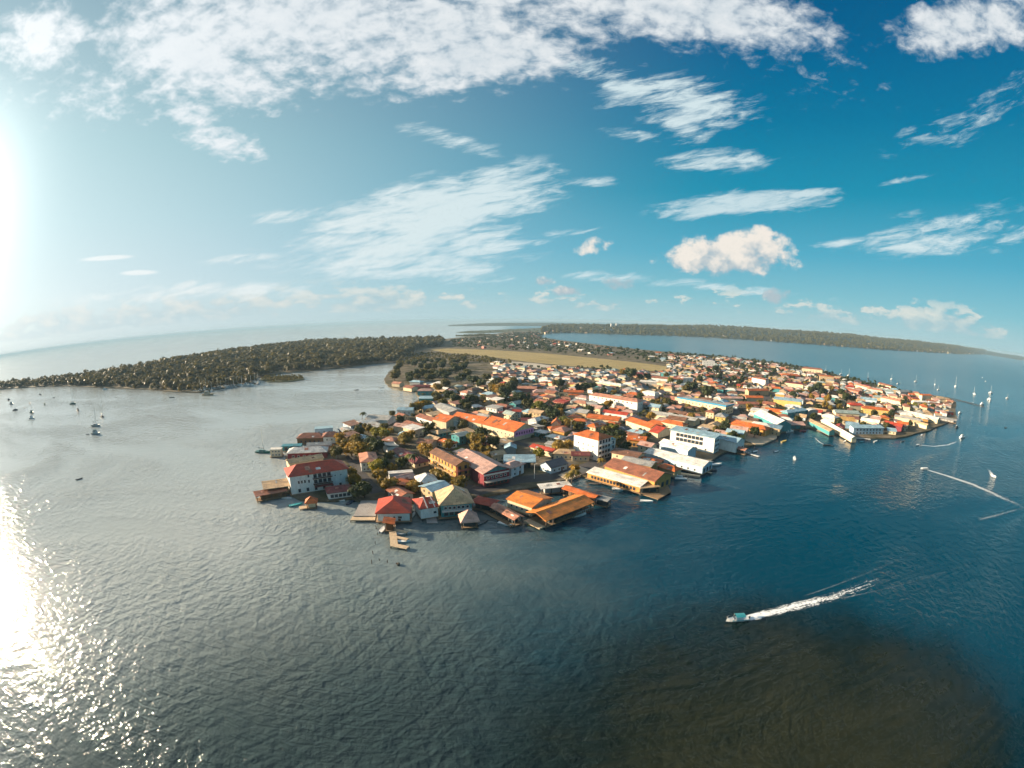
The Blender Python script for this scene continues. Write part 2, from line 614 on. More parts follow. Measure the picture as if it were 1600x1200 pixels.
def bld(name, label, cat, loc, rz, w, d, h, roof='hip', rise=2.0, rc='rust', wc='cream', base=1.0, group=None, axis=None, over=.6, th=.28,
        win=(), stilts=False, deck=0.0, openw=False, ridge=False, landmark=None, door=None, lo=None):
    """one building: Empty at its base, wall, roof, windows, doors, posts as its parts"""
    axis = axis or ('x' if w >= d else 'y')
    root = mkobj(name, None, None, None, (loc[0], loc[1], base), rz)
    root.empty_display_size = 2
    tag(root, label, cat, group)
    hh = h - base
    if openw:
        n = max(2, int(w / 4) + 1)
        k = ('post', round(hh, 1))
        if k not in WIN:
            WIN[k] = MB().box(-.15, .15, -.15, .15, 0, hh).mesh('post', POST)
        for i in range(n):
            for sy in (-1, 1):
                mkobj('post', WIN[k], None, root, (-w / 2 + .3 + (w - .6) * i / (n - 1), sy * (d / 2 - .3), 0))
        mkobj('wall', mesh('wall', *wall_shape(w * .72, d * .6, 0, hh - .05, 'flat', 0, 'x'), wallm(wc)), None, root)
        mkobj('floor_deck', MB().box(-w / 2, w / 2, -d / 2, d / 2, -.35, -.01).mesh('floor_deck', TIMBER), None, root)
    else:
        mkobj('wall', mesh('wall', *wall_shape(w, d, 0, hh, roof, rise, axis), wallm(wc)), None, root)
    if roof == 'flat':
        ro = mkobj('roof', MB().box(-w / 2 - over * .4, w / 2 + over * .4, -d / 2 - over * .4, d / 2 + over * .4, .02, .35).mesh('roof', roofm(rc)), None, root, (0, 0, hh))
    else:
        v, f = roof_shape(w, d, roof, rise, over, axis, th)
        ro = mkobj('roof', mesh('roof', v, f, roofm(rc)), None, root, (0, 0, hh + th + .04 - (rise * over / (min(w, d) / 2 + over) if roof in ('gable', 'hip', 'pyr') else 0) * .6))
        if ridge and roof in ('gable', 'hip'):
            kx = (w / 2 + over) if axis == 'x' else (d / 2 + over)
            ky = (d / 2 + over) if axis == 'x' else (w / 2 + over)
            if roof == 'hip':
                kx = max(kx - ky * .8, .12 * kx)
            b = MB().box(-kx, kx, -.18, .18, rise - .04, rise + .1)
            c = mkobj('ridge_cap', b.mesh('ridge_cap', roofm(rc)), None, ro)
            if axis == 'y':
                c.rotation_euler = (0, 0, math.pi / 2)
    if roof in ('gable', 'hip', 'shed') and math.hypot(*loc) < 360:
        pr = random.Random(int(loc[0] * 31 + loc[1] * 17))
        run = ((d if axis == 'x' else w) / 2 + over) * (2 if roof == 'shed' else 1)
        half = (w if axis == 'x' else d) / 2 * (.8 if roof != 'hip' else .45)
        for _ in range(pr.randrange(1, 5)):
            t0 = pr.uniform(.06, .55)
            t1 = min(.92, t0 + pr.uniform(.15, .4))
            x0 = pr.uniform(-half, half * .7)
            x1 = x0 + pr.choice((.9, 1.8, 1.8, 2.7))
            sd = -1 if (roof == 'shed' or axis == 'x' or w < d and pr.random() < .5) else 1
            q = [(x0, t0), (x1, t0), (x1, t1), (x0, t1)]
            e0 = (d if axis == 'x' else w) / 2 + over
            vs_ = [(a, sd * (e0 - b * run), b * rise + z_) for z_ in (-.02, .05) for a, b in q]
            if axis == 'y' and roof != 'shed':
                vs_ = [(-b if sd < 0 else b, a, c) for a, b, c in vs_]
            if roof == 'shed' and axis == 'y':
                continue
            pc = pr.choice(('rust', 'brown', 'grey', 'white', rc, rc, 'salmon'))
            mkobj('roof_sheet', mesh('roof_sheet', vs_, [(0, 3, 2, 1), (4, 5, 6, 7), (0, 1, 5, 4), (1, 2, 6, 5), (2, 3, 7, 6), (3, 0, 4, 7)], roofm(pc)), None, ro)
    if stilts:
        k = ('stilt', round(base, 1))
        if k not in WIN:
            WIN[k] = MB().box(-.16, .16, -.16, .16, -base - 1.2, -.34).mesh('stilt', POST)
        nx, ny = max(2, int(w / 5) + 1), max(2, int(d / 6) + 1)
        for i in range(nx):
            for j in range(ny):
                if 0 < i < nx - 1 and 0 < j < ny - 1:
                    continue
                mkobj('stilt', WIN[k], None, root, (-w / 2 + .3 + (w - .6) * i / (nx - 1), -d / 2 + .3 + (d - .6) * j / (ny - 1), 0))
        if not openw:
            e = deck
            mkobj('floor_deck', MB().box(-w / 2 - e, w / 2 + e, -d / 2 - e, d / 2 + e, -.34, -.01).mesh('floor_deck', TIMBER), None, root)
    for q in win:
        windows(root, q[0], w, d, *q[1:7], **(q[7] if len(q) > 7 else {}))
    if door:
        p, r = on_face(door, w, d, (w if door in 'fb' else d) * .18, .02)
        do = mkobj('door', plain_mesh('door', 1.2, 2.2, DOOR), None, root, p, r)
    FOOT.append((loc[0], loc[1], math.hypot(w, d) / 2 * .82, w, d, rz))
    if landmark:
        LAND.append((loc[0], loc[1], landmark))
    return root


def place(A, B, h, d):
    """front eave corners (pixels of the photograph, at height h) -> centre, rotation, width"""
    a, b = pix(A[0], A[1], h), pix(B[0], B[1], h)
    u = b - a
    w = u.length
    u.normalize()
    n = Vector((-u.y, u.x, 0))
    c = (a + b) / 2 + n * (d / 2)
    return (c.x, c.y), math.atan2(u.y, u.x), w


# ------------------------------------------------------------------ water
def build_water():
    m, nt, b = newmat('sea_water')
    pos = geo_pos(nt)
    x, y, z = sepv(nt, pos)
    dist = (x.sq() + y.sq()).m('SQRT')
    # ripples: wind waves a few metres long, finer chop, slow swell patches
    wv = nt.nodes.new('ShaderNodeTexWave')
    bend = noise(nt, vec(nt, x * .016, y * .016), 1.0, 2, .5, 0, dim='2D')
    bend2 = noise(nt, vec(nt, x * .016 + 7.0, y * .016 + 3.0), 1.0, 2, .5, 0, dim='2D')
    X_, Y_ = x + (bend - .5) * 15.0, y + (bend2 - .5) * 15.0

    def train(deg, along, across, det):
        c, s = math.cos(rad(deg)), math.sin(rad(deg))
        return noise(nt, vec(nt, (X_ * c + Y_ * s) * along, (Y_ * c - X_ * s) * across), 1.0, det, .45, .35, dim='2D')
    w1 = train(62, .13, .36, 1.5)
    w1b = train(-66, .13, .33, 1.5)
    w1c = train(4, .14, .38, 1.5)
    w2 = noise(nt, vec(nt, x * .9, y * .9), 1.0, 3, .6, .4, dim='2D')
    gust = noise(nt, vec(nt, x * .006, y * .011), 1.0, 4, .55, .5, dim='2D').step(.30, .70)
    q = pix(1330, 1185)
    calm = 1.0 - (((x - q.x) * (1 / 75.0)).sq() + ((y - q.y) * (1 / 68.0)).sq())
    hgt = (w1 * .48 + w1b * .34 + w1c * .55 + w2 * .24) * (gust * .8 + .22) * (1.0 - calm.step(-.3, .8) * .55)
    nt.nodes.remove(wv)
    fade = dist.step(1500, 120) * .9 + .10
    bn = nt.nodes.new('ShaderNodeBump')
    bn.inputs['Distance'].default_value = 1.0
    nt.links.new((fade * 1.0).k, bn.inputs['Strength'])
    nt.links.new(hgt.k, bn.inputs['Height'])
    nt.links.new(bn.outputs[0], b.inputs['Normal'])
    # colour of the water body: deep blue, greener where shallow, brown over the shoal; sky sheen and near dimming painted in
    deep = (.0002, .038, .066)
    green = (.001, .043, .042)
    sky_sheen = (.33, .355, .35)
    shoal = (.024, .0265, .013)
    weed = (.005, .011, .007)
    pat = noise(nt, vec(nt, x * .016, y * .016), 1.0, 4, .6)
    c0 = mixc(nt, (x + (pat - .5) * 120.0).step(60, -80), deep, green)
    c0 = mixc(nt, (x + (pat - .5) * 150.0).step(60, -150) * (dist.step(60, 200) * .45 + .55), c0, sky_sheen)  # silver sheen of the reflected sky put into the base colour leftwards
    near = (dist + (pat - .5) * 50.0).step(150, 62)
    c0 = mixc(nt, near * .75, c0, (.003, .013, .015))  # weaker reflection under a steep view painted as darker colour near the camera
    q = pix(1265, 1185)
    r2 = ((x - q.x) * (1 / 64.0)).sq() + ((y - q.y + 10) * (1 / 70.0)).sq()
    n1 = noise(nt, vec(nt, x * .045, y * .045), 1.0, 4, .55)
    n2 = noise(nt, vec(nt, x * .06, y * .35), 1.0, 3, .6, .6)
    sh = (1.0 - r2 + (n1 - .5) * 1.1)
    c0 = mixc(nt, sh.step(-.75, .55), c0, weed)
    c0 = mixc(nt, (sh + (n2 - .5) * 1.1).step(.05, 1.2), c0, shoal)
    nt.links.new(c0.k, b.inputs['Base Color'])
    b.inputs['Roughness'].default_value = .10
    nt.links.new((dist.step(100, 1600) * .14 + .06).k, b.inputs['Roughness'])
    b.inputs['IOR'].default_value = 1.34
    R = 45000.0
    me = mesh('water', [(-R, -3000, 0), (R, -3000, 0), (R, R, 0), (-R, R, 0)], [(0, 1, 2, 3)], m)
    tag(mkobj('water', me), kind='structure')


build_water()


# ------------------------------------------------------------------ land
def ground_mat():
    m, nt, b = newmat('town_ground')
    pos = geo_pos(nt)
    a = noise(nt, pos, .05, 5, .6)
    f = noise(nt, pos, .5, 5, .6)
    c = ramp(nt, a, [(.3, (.055, .060, .030)), (.48, (.12, .10, .065)), (.62, (.20, .165, .12)), (.8, (.085, .085, .045))])
    c = mixc(nt, 1.0, c, ramp(nt, f, [(.2, (.6, .6, .6)), (.8, (1.3, 1.3, 1.3))]), 'MULTIPLY')
    nt.links.new(c.k, b.inputs['Base Color'])
    b.inputs['Roughness'].default_value = .95
    b.inputs['Specular IOR Level'].default_value = .1
    return m


def simple_ground(name, c1, c2, scale, streak=1.0):
    m, nt, b = newmat(name)
    x, y, z = sepv(nt, geo_pos(nt))
    k = .7071
    a = noise(nt, vec(nt, (x - y) * k * scale, (x + y) * k * scale * streak), 1.0, 5, .6)
    f = noise(nt, vec(nt, x, y), scale * 12, 3, .6)
    c = mixc(nt, a.step(.32, .68), c1, c2)
    c = mixc(nt, 1.0, c, ramp(nt, f, [(.25, (.8, .8, .8)), (.8, (1.18, 1.18, 1.18))]), 'MULTIPLY')
    nt.links.new(c.k, b.inputs['Base Color'])
    b.inputs['Roughness'].default_value = .9
    b.inputs['Specular IOR Level'].default_value = .15
    return m


def inside(p, poly):
    x, y = p[0], p[1]
    c = False
    j = len(poly) - 1
    for i in range(len(poly)):
        if (poly[i][1] > y) != (poly[j][1] > y) and x < (poly[j][0] - poly[i][0]) * (y - poly[i][1]) / (poly[j][1] - poly[i][1]) + poly[i][0]:
            c = not c
        j = i
    return c


def wiggle(pts, amp, n=4, seed=0):
    """subdivide an outline and roughen it"""
    out = []
    for i in range(len(pts)):
        a, b = pts[i], pts[(i + 1) % len(pts)]
        L = (b - a).length
        k = max(1, min(n, int(L / 6)))
        nr = Vector((-(b - a).y, (b - a).x, 0)).normalized() if L > 0 else Vector((0, 0, 0))
        for j in range(k):
            t = j / k
            s = mnoise.noise((a + (b - a) * t) * .03 + Vector((seed, 0, 0)))
            out.append(a + (b - a) * t + nr * (s * min(amp, L * .2) * (1 if j else .4)))
    return out


def sheet(name, pts, z, m, skirt=0.0, kind='structure', label=None, cat=None):
    n = len(pts)
    tri = tessellate_polygon([[Vector((p[0], p[1], 0)) for p in pts]])
    vs = [(p[0], p[1], z) for p in pts]
    fs = []
    for t in tri:
        a, b, c = (Vector(vs[i]) for i in t)
        fs.append(tuple(t) if (b - a).cross(c - a).z > 0 else tuple(reversed(t)))
    if skirt:
        vs += [(p[0], p[1], z - skirt) for p in pts]
        fs += [(i, i + n, (i + 1) % n + n, (i + 1) % n) for i in range(n)]
    o = mkobj(name, mesh(name, vs, fs, m))
    tag(o, label, cat, None, kind)
    return o


TOWN_PX = [(452, 772), (470, 780), (545, 778), (562, 782), (640, 786), (700, 782), (752, 776), (800, 764), (872, 752), (905, 742), (925, 746),
           (990, 752), (1032, 748), (1060, 732), (1100, 726), (1135, 706), (1160, 700), (1190, 690), (1215, 676), (1262, 668), (1300, 678), (1345, 684), (1400, 684),
           (1452, 672), (1494, 655), (1492, 640), (1494, 628), (1482, 621), (1440, 615), (1395, 606), (1335, 593), (1300, 583), (1262, 574), (1210, 566), (1150, 559),
           (1080, 553), (1000, 546), (930, 538), (872, 531), (846, 527), (838, 524), (850, 521), (838, 517), (800, 517.5), (770, 522), (720, 527), (690, 530), (640, 531), (600, 533), (560, 534), (500, 535.5), (450, 538),
           (400, 543), (340, 552), (300, 558), (250, 567), (200, 576), (150, 585), (100, 592), (50, 597), (0, 601), (-60, 606),
           (-60, 612), (0, 608), (60, 604), (110, 603), (170, 606), (230, 608), (270, 612), (310, 613), (345, 607), (400, 599), (402, 590), (440, 583), (500, 578), (550, 573), (590, 567.5), (618, 566),
           (622, 572), (606, 582), (600, 594), (606, 603), (626, 609), (648, 612), (654, 622), (646, 632), (648, 642), (622, 646), (606, 652), (574, 655), (545, 662), (530, 676), (512, 690),
           (505, 705), (470, 715), (450, 724), (446, 745)]
TOWN = wiggle([pix(x, y, 1.0) for x, y in TOWN_PX], 4, 5)
sheet('island_ground', TOWN, 1.0, ground_mat(), 3.0)

# the grass airstrip, its apron and a few streets
GR = simple_ground('dry_grass', (.27, .21, .09), (.36, .28, .13), .012, 6)
STRIP_PX = [(672, 546.5), (700, 544.5), (760, 546.5), (850, 552), (940, 560.5), (1010, 568), (1042, 572.5), (1040, 580), (1000, 579.5), (960, 577), (900, 572.5), (830, 566), (760, 557), (700, 551.5)]
STRIP = [pix(x, y, 1) for x, y in STRIP_PX]
sheet('airstrip', STRIP, 1.006, GR)
APRON = [pix(x, y, 1) for x, y in ((800, 565), (838, 568), (866, 572), (852, 577), (815, 572), (794, 568))]
sheet('apron', APRON, 1.004, simple_ground('pale_gravel', (.40, .35, .28), (.50, .44, .36), .03))
LAWN = [pix(x, y, 1) for x, y in ((706, 700), (722, 698), (752, 709), (766, 717), (744, 716), (722, 709))]
sheet('lawn', LAWN, 1.008, simple_ground('lawn_grass', (.10, .13, .025), (.16, .17, .04), .1))
ROADM = simple_ground('asphalt', (.060, .056, .058), (.085, .08, .08), .05)
ROADS = []


def road(pxs, width, m=ROADM, name='road', z=1.004):
    p = [pix(x, y, 1) for x, y in pxs]
    L, Rr = [], []
    for i, q in enumerate(p):
        t = (p[min(i + 1, len(p) - 1)] - p[max(i - 1, 0)]).normalized()
        n = Vector((-t.y, t.x, 0))
        L.append(q + n * width / 2)
        Rr.append(q - n * width / 2)
    poly = L + Rr[::-1]
    ROADS.append(poly)
    sheet(name, poly, z, m)


road([(735, 770), (770, 760), (805, 750), (850, 746), (880, 741), (912, 731), (955, 716), (1005, 702), (1060, 685), (1112, 658), (1160, 638), (1205, 619), (1250, 602), (1290, 592)], 11)
road([(690, 752), (735, 762)], 7, z=1.012)
road([(905, 735), (868, 716), (840, 700), (800, 690), (745, 668), (700, 655), (660, 642)], 6, z=1.016)
road([(985, 708), (940, 690), (900, 672), (860, 655), (800, 635), (720, 612)], 6, z=1.02)
road([(1112, 660), (1060, 640), (1000, 622), (940, 604), (870, 586)], 6.5, z=1.024)
road([(1160, 640), (1110, 618), (1050, 600), (1000, 588)], 6.5, z=1.028)
road([(1205, 621), (1160, 600), (1110, 584)], 6, z=1.032)
road([(590, 770), (575, 755), (560, 738), (548, 712)], 7, z=1.036)

# far shore across the bay: low hills under forest
FAR_PX = [(846, 522.5), (872, 520), (900, 520.5), (950, 522), (1000, 523.5), (1060, 525), (1110, 527.5), (1160, 530.5), (1210, 534), (1260, 537.5), (1320, 542), (1380, 546.5), (1440, 550), (1500, 553.5), (1545, 554)]
far_near = [pix(x, y, 0) for x, y in FAR_PX]
FARM = simple_ground('forest_floor', (.030, .040, .018), (.055, .055, .03), .01)


def hill_height(p):
    n = mnoise.noise(Vector((p.x, p.y, 0)) * .0011 + Vector((3, 1, 0))) * .5 + .5
    n2 = mnoise.noise(Vector((p.x, p.y, 0)) * .004)
    return n, n2


def build_far():
    rows = 15
    cols = 90
    pl = far_near
    seg = [0]
    for a, b in zip(pl, pl[1:]):
        seg.append(seg[-1] + (b - a).length)

    def at(s):
        s *= seg[-1]
        for i in range(len(pl) - 1):
            if s <= seg[i + 1] + 1e-6:
                return pl[i].lerp(pl[i + 1], (s - seg[i]) / (seg[i + 1] - seg[i]))
        return pl[-1].copy()
    vs, fs = [], []
    pts = []
    for i in range(cols + 1):
        s = i / cols
        p = at(s)
        out = p.normalized()
        ed = min(1.0, (1 - s) / .10, .12 + s / .22)
        depth = 2600 * (.3 + .7 * ed)
        for j in range(rows + 1):
            t = j / rows
            q = p + out * (depth * t)
            n, n2 = hill_height(q)
            z = 1.2 + (74 * math.sin(min(1, t * 1.35) * math.pi / 2) * (.62 + .5 * n) + 6 * n2) * (.25 + .75 * ed) * min(1, t * 3)
            z = min(z, 77.0)
            vs.append((q.x, q.y, max(1.0, z) if j else -1.0))
            if j:
                pts.append((q.x, q.y, max(1.0, z), t, s))
    for i in range(cols):
        for j in range(rows):
            a = i * (rows + 1) + j
            fs.append((a, a + rows + 1, a + rows + 2, a + 1))
    me = mesh('far_hills', vs, fs, FARM, True)
    tag(mkobj('far_hills', me), kind='structure')
    return vs, fs


FARV, FARF = build_far()


def ridge(name, x0, x1, y, dist, hgt, seed, m):
    """a distant low ridge standing on the horizon"""
    vs, fs = [], []
    N = 60
    for i in range(N + 1):
        t = i / N
        v = ray(x0 + (x1 - x0) * t, y)
        v = Vector((v.x, v.y, 0)).normalized()
        e = math.sin(math.pi * min(1, max(0, t)))
        n = mnoise.fractal(Vector((t * 5, seed, 0)), 1, 2, 5) * .35 + .8
        z = hgt * n * min(1, e * 1.6) + 1
        a, b2, c = v * dist, v * (dist + 600), v * (dist + 1800)
        vs += [(a.x, a.y, -2), (b2.x, b2.y, z * .7), (c.x, c.y, z)]
    for i in range(N):
        for j in range(2):
            k = i * 3 + j
            fs.append((k, k + 3, k + 4, k + 1))
    tag(mkobj(name, mesh(name, vs, fs, m, True)), kind='structure')


ridge('distant_hills', 1480, 1760, 545, 9000, 80, 3, FARM)
ridge('distant_coast', 700, 1000, 502, 6500, 42, 8, FARM)

# low green spits reaching into the sea behind the isthmus
SPM = simple_ground('spit_scrub', (.05, .065, .03), (.09, .09, .05), .02)
SPITS = [[(712, 519.5), (730, 517.2), (770, 515.6), (820, 513.5), (860, 511.5), (900, 511), (900, 515), (850, 518), (800, 518.5), (760, 520.3), (730, 520.6)],
         [(712, 525), (730, 523.4), (765, 522.6), (775, 523.5), (760, 525), (735, 526)]]
SPITW = []
for px in SPITS:
    w = wiggle([pix(x, y, .8) for x, y in px], 30, 5, 4)
    SPITW.append(w)
    sheet('sand_spit', w, .8, SPM, 3.0)
ISLET = wiggle([pix(x, y, .6) for x, y in ((407, 593), (415, 588), (440, 587), (472, 588), (476, 593), (450, 596.5), (420, 597))], 3, 4, 9)
sheet('mangrove_islet', ISLET, .6, SPM, 2.5)


# ------------------------------------------------------------------ foliage
def leafmat(name, c1, c2, c3):
    m, nt, b = newmat(name)
    oi = nt.nodes.new('ShaderNodeObjectInfo')
    rd = S(nt, oi.outputs['Random'])
    pos = geo_pos(nt)
    n = noise(nt, pos, .35, 3, .6)
    n2 = noise(nt, pos, 2.5, 2, .6)
    c = ramp(nt, n * .75 + n2 * .35 - .05, [(.28, c1), (.5, c2), (.72, c3)])
    c = mixc(nt, 1.0, c, ramp(nt, rd, [(0, (.7, .75, .75)), (.5, (1, 1, 1)), (1, (1.3, 1.15, .9))]), 'MULTIPLY')
    nt.links.new(c.k, b.inputs['Base Color'])
    b.inputs['Roughness'].default_value = .6
    b.inputs['Specular IOR Level'].default_value = .25
    tr = nt.nodes.new('ShaderNodeBsdfTranslucent')
    nt.links.new(mixc(nt, 1.0, c, (1.5, 1.35, .6), 'MULTIPLY').k, tr.inputs[0])
    mx = nt.nodes.new('ShaderNodeMixShader')
    mx.inputs[0].default_value = .28
    out = nt.nodes['Material Output']
    nt.links.new(b.outputs[0], mx.inputs[1])
    nt.links.new(tr.outputs[0], mx.inputs[2])
    nt.links.new(mx.outputs[0], out.inputs[0])
    return m


LEAF = {'dark': leafmat('leaf_dark', (.018, .030, .010), (.035, .050, .014), (.070, .080, .022)),
        'olive': leafmat('leaf_olive', (.040, .045, .012), (.085, .080, .020), (.15, .125, .030)),
        'brownish': leafmat('leaf_brownish', (.105, .088, .044), (.15, .125, .062), (.20, .165, .085)),
        'golden': leafmat('leaf_golden', (.10, .075, .012), (.22, .15, .025), (.33, .23, .045)),
        'bright': leafmat('leaf_bright', (.07, .085, .012), (.17, .17, .025), (.27, .25, .05))}
BARK = mat('bark', (.13, .10, .075), .95, .1, .35, 1.5)


def crown_arrays(R, hgt, n, leaf, seed, lobes=6, flat=.75, core=True, jit=.55):
    """leaf-clump quads spread through several uneven lobes, with rough dark cores"""
    r = random.Random(seed)
    L = []
    for i in range(lobes):
        a = 2 * math.pi * (i + r.random() * .6) / lobes
        q = R * (.30 + .32 * r.random()) if i else 0
        L.append((Vector((math.cos(a) * q, math.sin(a) * q, hgt * (.42 + .34 * r.random()))), R * (.36 + .24 * r.random()) * (1.12 if not i else 1)))
    V, F = [], []
    for i in range(n):
        c, lr = L[r.randrange(len(L))]
        d = Vector((r.gauss(0, 1), r.gauss(0, 1), r.gauss(0.15, 1))).normalized()
        k = lr * (.62 + .45 * r.random())
        p = c + Vector((d.x * k, d.y * k, d.z * k * flat))
        nn = (d + Vector((r.gauss(0, jit), r.gauss(0, jit), r.gauss(.2 if jit > .5 else .7, jit)))).normalized()
        t = nn.cross(Vector((r.random() - .5, r.random() - .5, r.random() - .5))).normalized()
        b = nn.cross(t)
        s = leaf * (.6 + .8 * r.random())
        k0 = len(V)
        V += [p - t * s - b * s * .6, p + t * s * .8 - b * s * .5, p + t * s * 1.1 + b * s * .6, p - t * s * .7 + b * s * .7]
        F.append((k0, k0 + 1, k0 + 2, k0 + 3))
    if core:
        for c, lr in L:
            k0 = len(V)
            rings, seg = 3, 6
            for i in range(rings + 1):
                th = math.pi * i / rings
                for j in range(seg):
                    ph = 2 * math.pi * j / seg
                    q = lr * (.66 + .22 * r.random())
                    V.append(c + Vector((math.sin(th) * math.cos(ph) * q, math.sin(th) * math.sin(ph) * q, math.cos(th) * q * flat)))
            for i in range(rings):
                for j in range(seg):
                    F.append((k0 + i * seg + j, k0 + (i + 1) * seg + j, k0 + (i + 1) * seg + (j + 1) % seg, k0 + i * seg + (j + 1) % seg))
    return V, F


def trunk_mesh(hgt, R, seed):
    r = random.Random(seed)
    b = MB()
    top = Vector((r.uniform(-.3, .3), r.uniform(-.3, .3), hgt * .5))
    b.bar((0, 0, -.3), top, .045 * hgt, 7, .028 * hgt)
    for i in range(4):
        a = 2 * math.pi * (i + r.random() * .5) / 4
        b.bar(top, (math.cos(a) * R * .5, math.sin(a) * R * .5, hgt * (.62 + .2 * r.random())), .024 * hgt, 5, .008 * hgt)
    return b.mesh('trunk', BARK)


TREE_MESH = {}


def tree_meshes(kind, tone, variant):
    k = (kind, tone, variant)
    if k in TREE_MESH:
        return TREE_MESH[k]
    if kind == 'palm':
        r = random.Random(variant * 7 + 1)
        b = MB()
        p0 = Vector((0, 0, -.3))
        lean = Vector((r.uniform(-.1, .1), r.uniform(-.1, .1), 0))
        Ht = 8.0
        for i in range(5):
            p1 = Vector((lean.x * (i + 1) ** 1.6, lean.y * (i + 1) ** 1.6, Ht * (i + 1) / 5))
            b.bar(p0, p1, .24 - .03 * i, 7, .21 - .03 * i)
            p0 = p1
        V, F = [], []
        for i in range(16):
            a = 2 * math.pi * i / 16 + r.uniform(-.15, .15)
            up = r.uniform(.1, 1.0)
            dv = Vector((math.cos(a), math.sin(a), 0))
            sd = Vector((-dv.y, dv.x, 0))
            prev = None
            for j in range(6):
                t = j / 5
                c = p0 + dv * (3.2 * t) + Vector((0, 0, up * 1.6 * t - 2.9 * t * t))
                w = .62 * math.sin(math.pi * min(1, t * .85 + .12))
                k0 = len(V)
                V += [c - sd * w - Vector((0, 0, w * .5)), c, c + sd * w - Vector((0, 0, w * .5))]
                if prev is not None:
                    F += [(prev, prev + 1, k0 + 1, k0), (prev + 1, prev + 2, k0 + 2, k0 + 1)]
                prev = k0
        TREE_MESH[k] = (b.mesh('trunk', BARK), mesh('crown', V, F, LEAF[tone]))
    else:
        Ht = {'broad': 10.0, 'tall': 14.0, 'shrub': 4.0}[kind]
        R = {'broad': 6.0, 'tall': 5.2, 'shrub': 2.8}[kind]
        lob = {'broad': 8, 'tall': 8, 'shrub': 4}[kind]
        V, F = crown_arrays(R, Ht, {'broad': 720, 'tall': 680, 'shrub': 220}[kind], {'broad': .50, 'tall': .48, 'shrub': .34}[kind], variant * 13 + len(kind), lob, .85 if kind != 'tall' else 1.25)
        TREE_MESH[k] = (trunk_mesh(Ht, R, variant), mesh('crown', V, F, LEAF[tone]))
    return TREE_MESH[k]


TREES = []


def tree(px, py, kind='broad', tone='olive', s=1.0, world=None, group=None):
    p = world if world is not None else pix(px, py, 1.0)
    v = rnd.randrange(4)
    tm, cm = tree_meshes(kind, tone, v)
    name = {'palm': 'palm_tree', 'shrub': 'shrub'}.get(kind, 'tree')
    root = mkobj(name, None, None, None, (p.x, p.y, 1.0), rnd.uniform(0, 6.28))
    root.scale = (s, s, s * rnd.uniform(.88, 1.12))
    mkobj('trunk' if kind != 'shrub' else 'stem', tm, None, root)
    mkobj('crown', cm, None, root)
    TREES.append((root, kind, tone, s, p, group))
    FOOT.append((p.x, p.y, 2.5 * s, 0, 0, 0))
    return root


def forest(name, pts, m, seed, n_leaf=34, leaf=1.15, R=4.2, Ht=9.0, label=None, cat='wood'):
    """many crowns joined into one mass of real leaf clumps; pts = (x, y, z, scale)"""
    var = []
    for k in range(5):
        V, F = crown_arrays(R, Ht, n_leaf, leaf, seed + k, 3, .8, n_leaf > 62, .22)
        var.append((np.array([tuple(v) for v in V], dtype=np.float32), np.array(F, dtype=np.int32)))
    r = random.Random(seed)
    VV, FF = [], []
    off = 0
    for (x, y, z, s) in pts:
        V, F = var[r.randrange(5)]
        a = r.uniform(0, 6.28)
        ca, sa = math.cos(a) * s, math.sin(a) * s
        sz = s * r.uniform(.8, 1.25)
        P = np.empty_like(V)
        P[:, 0] = V[:, 0] * ca - V[:, 1] * sa + x
        P[:, 1] = V[:, 0] * sa + V[:, 1] * ca + y
        P[:, 2] = V[:, 2] * sz + z
        VV.append(P)
        FF.append(F + off)
        off += len(V)
    V = np.concatenate(VV)
    F = np.concatenate(FF)
    me = bpy.data.meshes.new(name)
    me.vertices.add(len(V))
    me.vertices.foreach_set('co', V.ravel())
    me.loops.add(F.size)
    me.loops.foreach_set('vertex_index', F.ravel())
    me.polygons.add(len(F))
    me.polygons.foreach_set('loop_start', np.arange(0, F.size, 4, dtype=np.int32))
    me.polygons.foreach_set('loop_total', np.full(len(F), 4, dtype=np.int32))
    me.update()
    me.validate()
    o = mkobj(name, me, m)
    tag(o, label, cat, None, 'stuff')
    return o


def scatter_px(poly_px, n, seed, z=1.0, s0=.8, s1=1.3, avoid=()):
    """points spread evenly over the ground inside an outline given in pixels"""
    W = [pix(x, y, z) for x, y in poly_px]
    r = random.Random(seed)
    x0, x1 = min(p.x for p in W), max(p.x for p in W)
    y0, y1 = min(p.y for p in W), max(p.y for p in W)
    out = []
    k = 0
    while len(out) < n and k < n * 60:
        k += 1
        p = (r.uniform(x0, x1), r.uniform(y0, y1))
        if inside(p, W) and not any(inside(p, a) for a in avoid):
            out.append((p[0], p[1], z - .3, r.uniform(s0, s1)))
    return out


# wooded land on the far side of the inlet
WOOD_PX = [(0, 602), (50, 598), (100, 593), (150, 586), (200, 577), (250, 568), (300, 559), (340, 553), (400, 544), (450, 539.5), (500, 537), (560, 536), (600, 535), (640, 533.5), (690, 532.5), (690, 541), (640, 546), (645, 556),
           (618, 565), (588, 566.5), (550, 572), (500, 577), (440, 582), (402, 589), (398, 598), (345, 606), (310, 612), (270, 611), (230, 607), (170, 605), (110, 602), (60, 603), (0, 607.5), (-60, 611), (-60, 607)]
forest('mangrove_wood', [(a, b, c, d * (1.0 + .75 * min(1, max(0, (math.hypot(a, b) - 750) / 500)) * (1 if a > -900 else .3))) for a, b, c, d in scatter_px(WOOD_PX, 7600, 5, 1.0, .6, 1.75, (STRIP,))], LEAF['brownish'], 11, 60, 1.1, 5.4, 8.0, 'dense brownish mangrove wood covering the low point across the inlet', 'wood')
